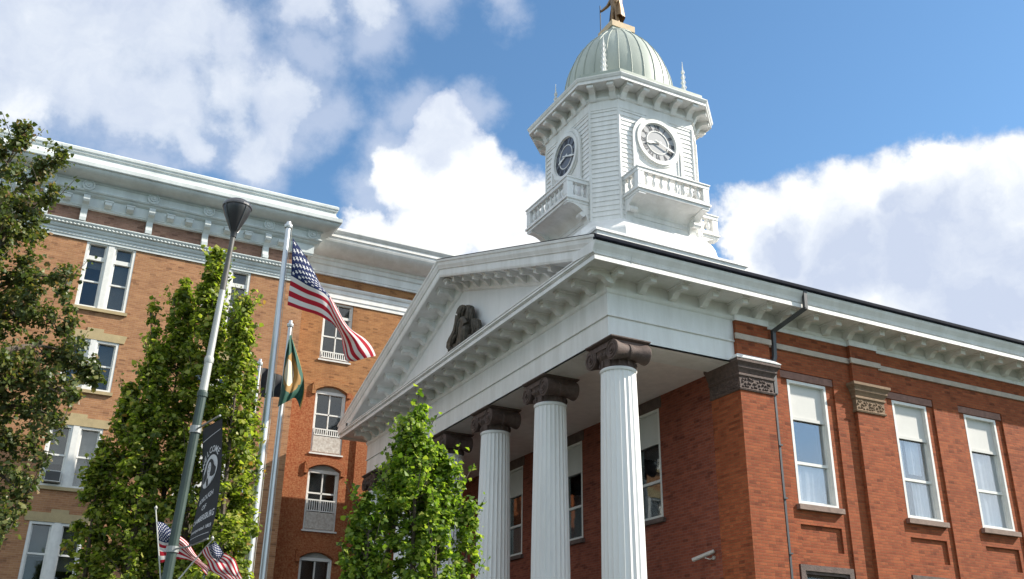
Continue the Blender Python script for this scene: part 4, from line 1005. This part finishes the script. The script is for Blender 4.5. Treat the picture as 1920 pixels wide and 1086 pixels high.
BNR=thing('banner',tuple(ctrlB[0][0]),'black welcome banner with oval portrait hung on street lamp','banner')
def bsurf(u,v): # u 0..1, v 0 top..1 bottom
    a=crom(ctrlB[0],v); b_=crom(ctrlB[1],v); return a+(b_-a)*u+ (np.cross(e,[0,0,1.])*.03*math.sin(math.pi*u)*math.sin(2.5*v))
me_ctrl=[[bsurf(u,v) for v in np.linspace(0,1,13)] for u in np.linspace(0,1,7)]
cloth('cloth',me_ctrl,BLACKC,BNR,16,40)
nB=np.cross(e,[0,0,1.]); nB=nB/np.linalg.norm(nB)
if nB@(CAM-pa)<0: nB=-nB
def onb(u,v,h=.006): return bsurf(u,v)+nB*h
ASP=1.68/bw   # banner height over width
def text_polys(txt,size=1.):
    cu=bpy.data.curves.new('t','FONT'); cu.body=txt; cu.size=size; cu.resolution_u=2; cu.align_x='CENTER'; cu.offset=.018
    o=bpy.data.objects.new('t',cu); COL.objects.link(o); dg=bpy.context.evaluated_depsgraph_get(); ev=o.evaluated_get(dg); me=ev.to_mesh()
    V=[(v.co.x,v.co.y) for v in me.vertices]; Fc=[tuple(p.vertices) for p in me.polygons]; ev.to_mesh_clear(); bpy.data.objects.remove(o); bpy.data.curves.remove(cu); return V,Fc
def put(m,V,Fc,fn,h=.006): m.add([onb(*fn(x,y),h) for x,y in V],Fc)
LT=MB()
def line(txt,vc,width,height):
    V,Fc=text_polys(txt); xs_=[p[0] for p in V]; ys_=[p[1] for p in V]; x0,x1=min(xs_),max(xs_); y0,y1=min(ys_),max(ys_)
    put(LT,V,Fc,lambda x,y:(.5+((x-x0)/(x1-x0)-.5)*width, vc-((y-y0)/(y1-y0)-.5)*height))
line('BOROUGH',.60,.60,.042); line('OF',.677,.19,.040); line('CHAMBERSBURG',.765,.88,.050); line('Incorporated 1803',.865,.86,.040)
OC=(.5,.39); OR=(.36,.125)   # oval centre and radii (u, v)
for i,chh in enumerate('WELCOME'):
    an=math.pi*(.78-.58*i/6); V,Fc=text_polys(chh,1.)
    cx_,cy_=OC[0]+(OR[0]+.045)*math.cos(an),OC[1]-(OR[1]+.022)*math.sin(an); ro=an-math.pi/2
    def fn(x,y):
        X=x*.19*math.cos(ro)*1.-y*.20*math.sin(ro)*1.; Yy=x*.19*math.sin(ro)+y*.20*math.cos(ro)
        return (cx_+X,cy_-Yy*.34)
    put(LT,V,Fc,fn)
for vv in (.105,.92):
    n=12
    for k in range(n): LT.quad(onb(.06+.88*k/n,vv),onb(.06+.88*(k+1)/n,vv),onb(.06+.88*(k+1)/n,vv+.005),onb(.06+.88*k/n,vv+.005))
LT.build('lettering',LETT,BNR,recalc=False)
def poly_on(m,pts,h): m.add([onb(OC[0]+a*OR[0],OC[1]-b*OR[1],h) for a,b in pts],[tuple(range(len(pts)))])
circ=[(math.cos(t),math.sin(t)) for t in np.linspace(0,2*math.pi,32,endpoint=False)]
m=MB(); poly_on(m,circ,.005); m.build('emblem_field',LETT,BNR,recalc=False)
m=MB()
poly_on(m,[(.55*a,.15+.62*b) for a,b in circ],.009)
poly_on(m,[(-.9,.1),(-.55,.35),(-.3,-.1),(-.5,-.5),(-.8,-.45)],.0095)
poly_on(m,[(.3,-.2),(.6,.1),(.85,-.1),(.8,-.5),(.45,-.6)],.0095); poly_on(m,[(-.25,-.5),(.0,-.38),(.1,-.9),(-.1,-.95)],.0115)
m.build('emblem_hair',LETD,BNR,recalc=False)
m=MB(); poly_on(m,[(.26*a+.02,.16+.42*b) for a,b in circ],.0105); poly_on(m,[(-.14,-.1),(.18,-.1),(.2,-.4),(.7,-.6),(.45,-.86),(0,-.98),(-.45,-.86),(-.62,-.62),(-.2,-.4)],.0105); m.build('emblem_face',LETT,BNR,recalc=False)
m=MB()
for a,b in ((-.1,.24),(.13,.24)): poly_on(m,[(a+.05*x,b+.035*y) for x,y in circ[::4]],.0125)
poly_on(m,[(-.06,-.06),(.1,-.06),(.06,-.1),(-.03,-.1)],.0125); poly_on(m,[(.0,.2),(.05,.05),(-.01,.05)],.0125); m.build('emblem_features',LETD,BNR,recalc=False)
m=MB()
zb_=zpole(1034); 
m.tube([pa,pa+e*(.13+bw)],.014,8); m.lathe(tuple(pa),[(.08,-.05),(.08,.05)],14); BAM=simple('bracket_metal',(.35,.36,.35),.4,metal=.4); m.build('banner_arm',BAM,LM); m=MB()
pbt=ctrlB[0][-1]; m.tube([PL(pbt[2]),tuple(pbt),tuple(ctrlB[1][-1])],.012,8); m.lathe(tuple(PL(pbt[2])),[(.084,-.04),(.084,.04)],14)
m.build('banner_arm',BAM,LM)
# small flags on the lamp pole
def smallflag(label,staff,cols):
    p0=PL(zpole(staff[0])); p1=atv(*staff[1],p0,staff[2])
    t=thing('small_flag',tuple(p0),label,'flag','small flags on the street lamp')
    m=MB(); m.tube([p0,p1],[.011,.009],7); m.lathe(tuple(p1),[(.012,-.01),(.025,.02),(.005,.05)],8); m.build('staff',BARK if staff[3] else LAMPP,t)
    cloth('cloth',ctrl_from(cols,p0,staff[2]-.03),USF,t,40,26,rip=lambda u,v:fw*.035*math.sin(u*12+v*5)*min(1,3*u))
smallflag('small striped flag on pole left of the lamp post',(1130,(292,955),.15,False),
 [[(295,978),(296,1000),(297,1022),(299,1056)],[(308,982,.1),(309,1003),(310,1026,.05),(313,1053)],[(326,994,.1),(328,1010,0),(330,1026,.1),(333,1048)],[(347,1014,.15),(349,1026),(351,1036,.1),(351,1049)],[(364,1034,.1),(366,1042,0),(368,1052,.1),(370,1062)],[(386,1058),(388,1064),(390,1070),(390,1078)]])
smallflag('small striped flag on pole right of the lamp post',(1120,(398,1012),-.1,False),
 [[(405,1016),(396,1020),(387,1026),(378,1034)],[(414,1030,.1),(406,1040,0),(396,1046,.05),(385,1050)],[(428,1040,.05),(420,1052,.1),(408,1062,0),(396,1068,.1)],[(443,1056,.1),(436,1070,0),(424,1078,.1),(410,1082)],[(455,1082,0),(447,1092,.1),(436,1096,0),(424,1097)]])
# ------------------------------------------------------------------ trees
def leaves(rng,C,Nrm,size,name,mat_,parent):
    """C centres (n,3); one folded leaf of six points per centre"""
    n=len(C); a=rng.normal(size=(n,3)); a-=Nrm*(a*Nrm).sum(1,keepdims=True); a/=np.linalg.norm(a,axis=1,keepdims=True); b=np.cross(Nrm,a)
    s=size*rng.uniform(.45,1.5,size=(n,1)); fold=rng.uniform(-.25,.35,size=(n,1))
    l=a*s; wv=b*s; h=Nrm*s*fold
    P=np.stack([C-l*.5,C-l*.15+wv*.48+h,C+l*.22+wv*.30+h*.6,C+l*.55,C+l*.22-wv*.30+h*.6,C-l*.15-wv*.48+h],1)
    V_=P.reshape(-1,3)-np.array(parent['_w'])
    base=np.arange(n)[:,None]*6; Fc=np.concatenate([base+np.array([[0,1,2,3]]),base+np.array([[0,3,4,5]])],1).reshape(-1,4)
    me=bpy.data.meshes.new(name); me.vertices.add(n*6); me.vertices.foreach_set('co',V_.astype('f').ravel())
    nf_=len(Fc); me.loops.add(nf_*4); me.loops.foreach_set('vertex_index',Fc.astype('i').ravel()); me.polygons.add(nf_); me.polygons.foreach_set('loop_start',np.arange(nf_,dtype='i')*4)
    me.update(calc_edges=True); me.validate(); me.materials.append(mat_); o=bpy.data.objects.new(name,me); COL.objects.link(o); o.parent=parent; return o
def tree(label,cat,base,leaders,dens,size,mat_,seed,spread,clump=(.16,.30),per=34,group=None,trunk_r=.17,fork=None,up_bias=.9):
    """leaders: (list of world points low->tip, radius low, radius tip)"""
    rng=np.random.default_rng(seed); t=thing('tree',base,label,cat,group)
    CC=[];NN=[]; tm=MB(); base=np.array(base,float)
    fork=np.array(fork if fork is not None else base+np.array([0,0,2.2]))
    tm.tube([base,base+(fork-base)*.5+np.array([.04,.03,0]),fork],[trunk_r*1.25,trunk_r,trunk_r*.8],10)
    for pts,r0,r1,dm in leaders:
        pts=[np.array(p) for p in pts]; ln=sum(np.linalg.norm(b_-a_) for a_,b_ in zip(pts,pts[1:]))
        full=[fork]+pts
        k=14; tp=[crom(full,i/k) for i in range(k+1)]
        tm.tube(tp,[max(.008,trunk_r*.55*(1-i/k)**1.2) for i in range(k+1)],6)
        nc=int(dens*dm*ln*(r0+r1)*.5*30)
        for _ in range(nc):
            tt=rng.uniform(0,1)**.9; ax=crom(pts,tt); rr_=r0+(r1-r0)*tt
            rr_*= (1-max(0,tt-.88)*4.5)
            th=rng.uniform(0,2*math.pi); rho=rng.uniform(.15,1)**.55
            off=np.array([math.cos(th),math.sin(th),0])*rr_*rho+np.array([0,0,rng.normal()*.12])
            c=ax+off; cs=rng.uniform(*clump)*(.7+.3*min(1,rr_/.5)); npl=int(per*rng.uniform(.5,1.3))
            g_=rng.normal(size=(npl,3)); g_*=(cs*np.abs(rng.normal(size=(npl,1)))**.5*.62)/np.linalg.norm(g_,axis=1,keepdims=True)*np.array([1,1,.9])
            CC.append(c+g_)
            nb_=g_/(np.linalg.norm(g_,axis=1,keepdims=True)+1e-6)*.55+np.array([off[0]*.4,off[1]*.4,up_bias])+rng.normal(size=(npl,3))*.55
            NN.append(nb_/np.linalg.norm(nb_,axis=1,keepdims=True))
            if rng.random()<.30: tm.tube([ax-np.array([0,0,rr_*.5]),ax+off*.6-np.array([0,0,.05]),c],[.012,.009,.004],4,cap=False)
        # wispy shoots
        for _ in range(int(spread*ln)):
            tt=rng.uniform(.25,1); ax=crom(pts,tt); rr_=(r0+(r1-r0)*tt); th=rng.uniform(0,2*math.pi)
            d=np.array([math.cos(th)*.5,math.sin(th)*.5,.9]); st=ax+np.array([math.cos(th),math.sin(th),0])*rr_*.8; en=st+d*rng.uniform(.25,.55)
            tm.tube([st,(st+en)/2,en],[.008,.006,.003],4,cap=False)
            q_=rng.uniform(0,1,size=(16,1)); CC.append(st+(en-st)*q_+rng.normal(size=(16,3))*.05); nn_=rng.normal(size=(16,3))+np.array([0,0,.8]); NN.append(nn_/np.linalg.norm(nn_,axis=1,keepdims=True))
    C=np.concatenate(CC); Nn=np.concatenate(NN)
    leaves(rng,C,Nn,size,'crown',mat_,t); tm.build('trunk',BARK,t,smooth=60); print(label[:20],len(C)); return t
def LDR(px,dep,r0,r1,dm=1.):
    d=dep if hasattr(dep,'__len__') else [dep]*len(px)
    return ([atv(u,v,at(u,760,q_)) for (u,v),q_ in zip(px,d)],r0*np.mean(d)/FPX,r1*np.mean(d)/FPX,dm)
D2=19.5
b2=atv(270,1086,at(270,760,D2))
tree('columnar maple with yellow green leaves behind the street lamp','tree',(b2[0],b2[1],0),
 [LDR([(330,1140),(352,950),(375,750),(392,610),(403,482)],D2,70,13),
  LDR([(395,1140),(418,950),(436,780),(450,660),(458,578)],D2-.3,58,14),
  LDR([(290,1140),(305,950),(325,760),(338,640),(347,540)],D2+.3,62,14),
  LDR([(240,1140),(252,1000),(268,860),(282,740),(290,655)],D2-.3,62,12),
  LDR([(200,1160),(212,1030),(226,900),(238,800),(245,735)],D2+.2,56,10),
  LDR([(150,1180),(160,1080),(172,980),(183,900),(190,850)],D2-.1,50,10),
  LDR([(425,1160),(440,1050),(450,930),(458,830),(468,720)],D2+.4,40,14),
  LDR([(290,700),(288,660),(284,620),(282,585)],D2,9,4,.8)],
 3.7,.084,LEAFM,11,5.,clump=(.14,.26),per=38,trunk_r=.16,fork=atv(280,1200,at(270,760,D2)))
D3=16.5
b3=atv(775,1086,at(775,760,D3))
tree('bright green upright maple in front of the portico columns','tree',(b3[0],b3[1],0),
 [LDR([(772,1160),(775,1020),(778,920),(778,850),(780,786)],D3,62,26),
  LDR([(725,1150),(722,1060),(745,960),(752,890),(760,812)],D3+.3,60,16),
  LDR([(690,1160),(688,1080),(690,1010),(692,948)],D3-.2,46,18),
  LDR([(655,1180),(660,1100),(668,1030),(675,985)],D3+.1,34,14),
  LDR([(815,1160),(815,1080),(818,1010),(822,955)],D3-.3,46,18),
  LDR([(795,1100),(808,1000),(822,930),(828,860)],D3+.3,44,14),
  LDR([(858,1180),(868,1090),(876,1020),(880,962)],D3+.2,32,12),
  LDR([(835,1000),(848,950),(858,905)],D3+.1,20,9,.8)],
 4.6,.074,LEAFC,23,4.5,clump=(.13,.24),per=36,trunk_r=.13,fork=atv(775,1200,at(775,760,D3)))
D1=13.5
b1=atv(-170,1086,at(-170,760,D1+.3))
tl_=[[(-160,520),(-60,420),(0,330),(48,240)],[(-160,560),(-50,430),(40,350),(118,286)],[(-160,600),(-60,480),(30,410),(102,362)],[(-160,640),(-60,520),(0,450),(78,440)],
 [(-160,680),(-40,560),(50,520),(128,522)],[(-160,720),(-40,620),(50,590),(135,602)],[(-150,760),(-20,670),(90,650),(182,702)],[(-150,780),(-30,720),(60,700),(138,745)],
 [(-150,820),(-40,780),(40,760),(118,790)],[(-150,860),(-50,830),(20,830),(92,848)],[(-160,900),(-60,880),(0,890),(52,938)],[(-160,940),(-70,940),(-20,960),(14,994)],[(-160,500),(-80,380),(-40,300),(-10,250)],
 [(-140,700),(-70,560),(-20,480),(20,420)],[(-140,760),(-60,650),(0,600),(60,560)],[(-140,820),(-60,760),(0,720),(50,690)]]
rng_=random.Random(4)
tree('large dark leafed tree at the left edge of the view','tree',(b1[0],b1[1],0),
 [LDR(p,[D1+rng_.uniform(-.8,.8)+.3*math.sin(k) for k in range(len(p))],62,17) for p in tl_],
 3.0,.060,LEAFD,31,1.8,clump=(.12,.26),per=30,trunk_r=.22,fork=atv(-150,820,at(-160,760,D1+.2)),up_bias=.6)
# ------------------------------------------------------------------ render settings
scene.view_settings.view_transform='Standard'; scene.view_settings.look='None'; scene.view_settings.gamma=1; scene.view_settings.exposure=1.0
scene.render.film_transparent=False
for o in bpy.data.objects:
    if '_w' in o: del o['_w']
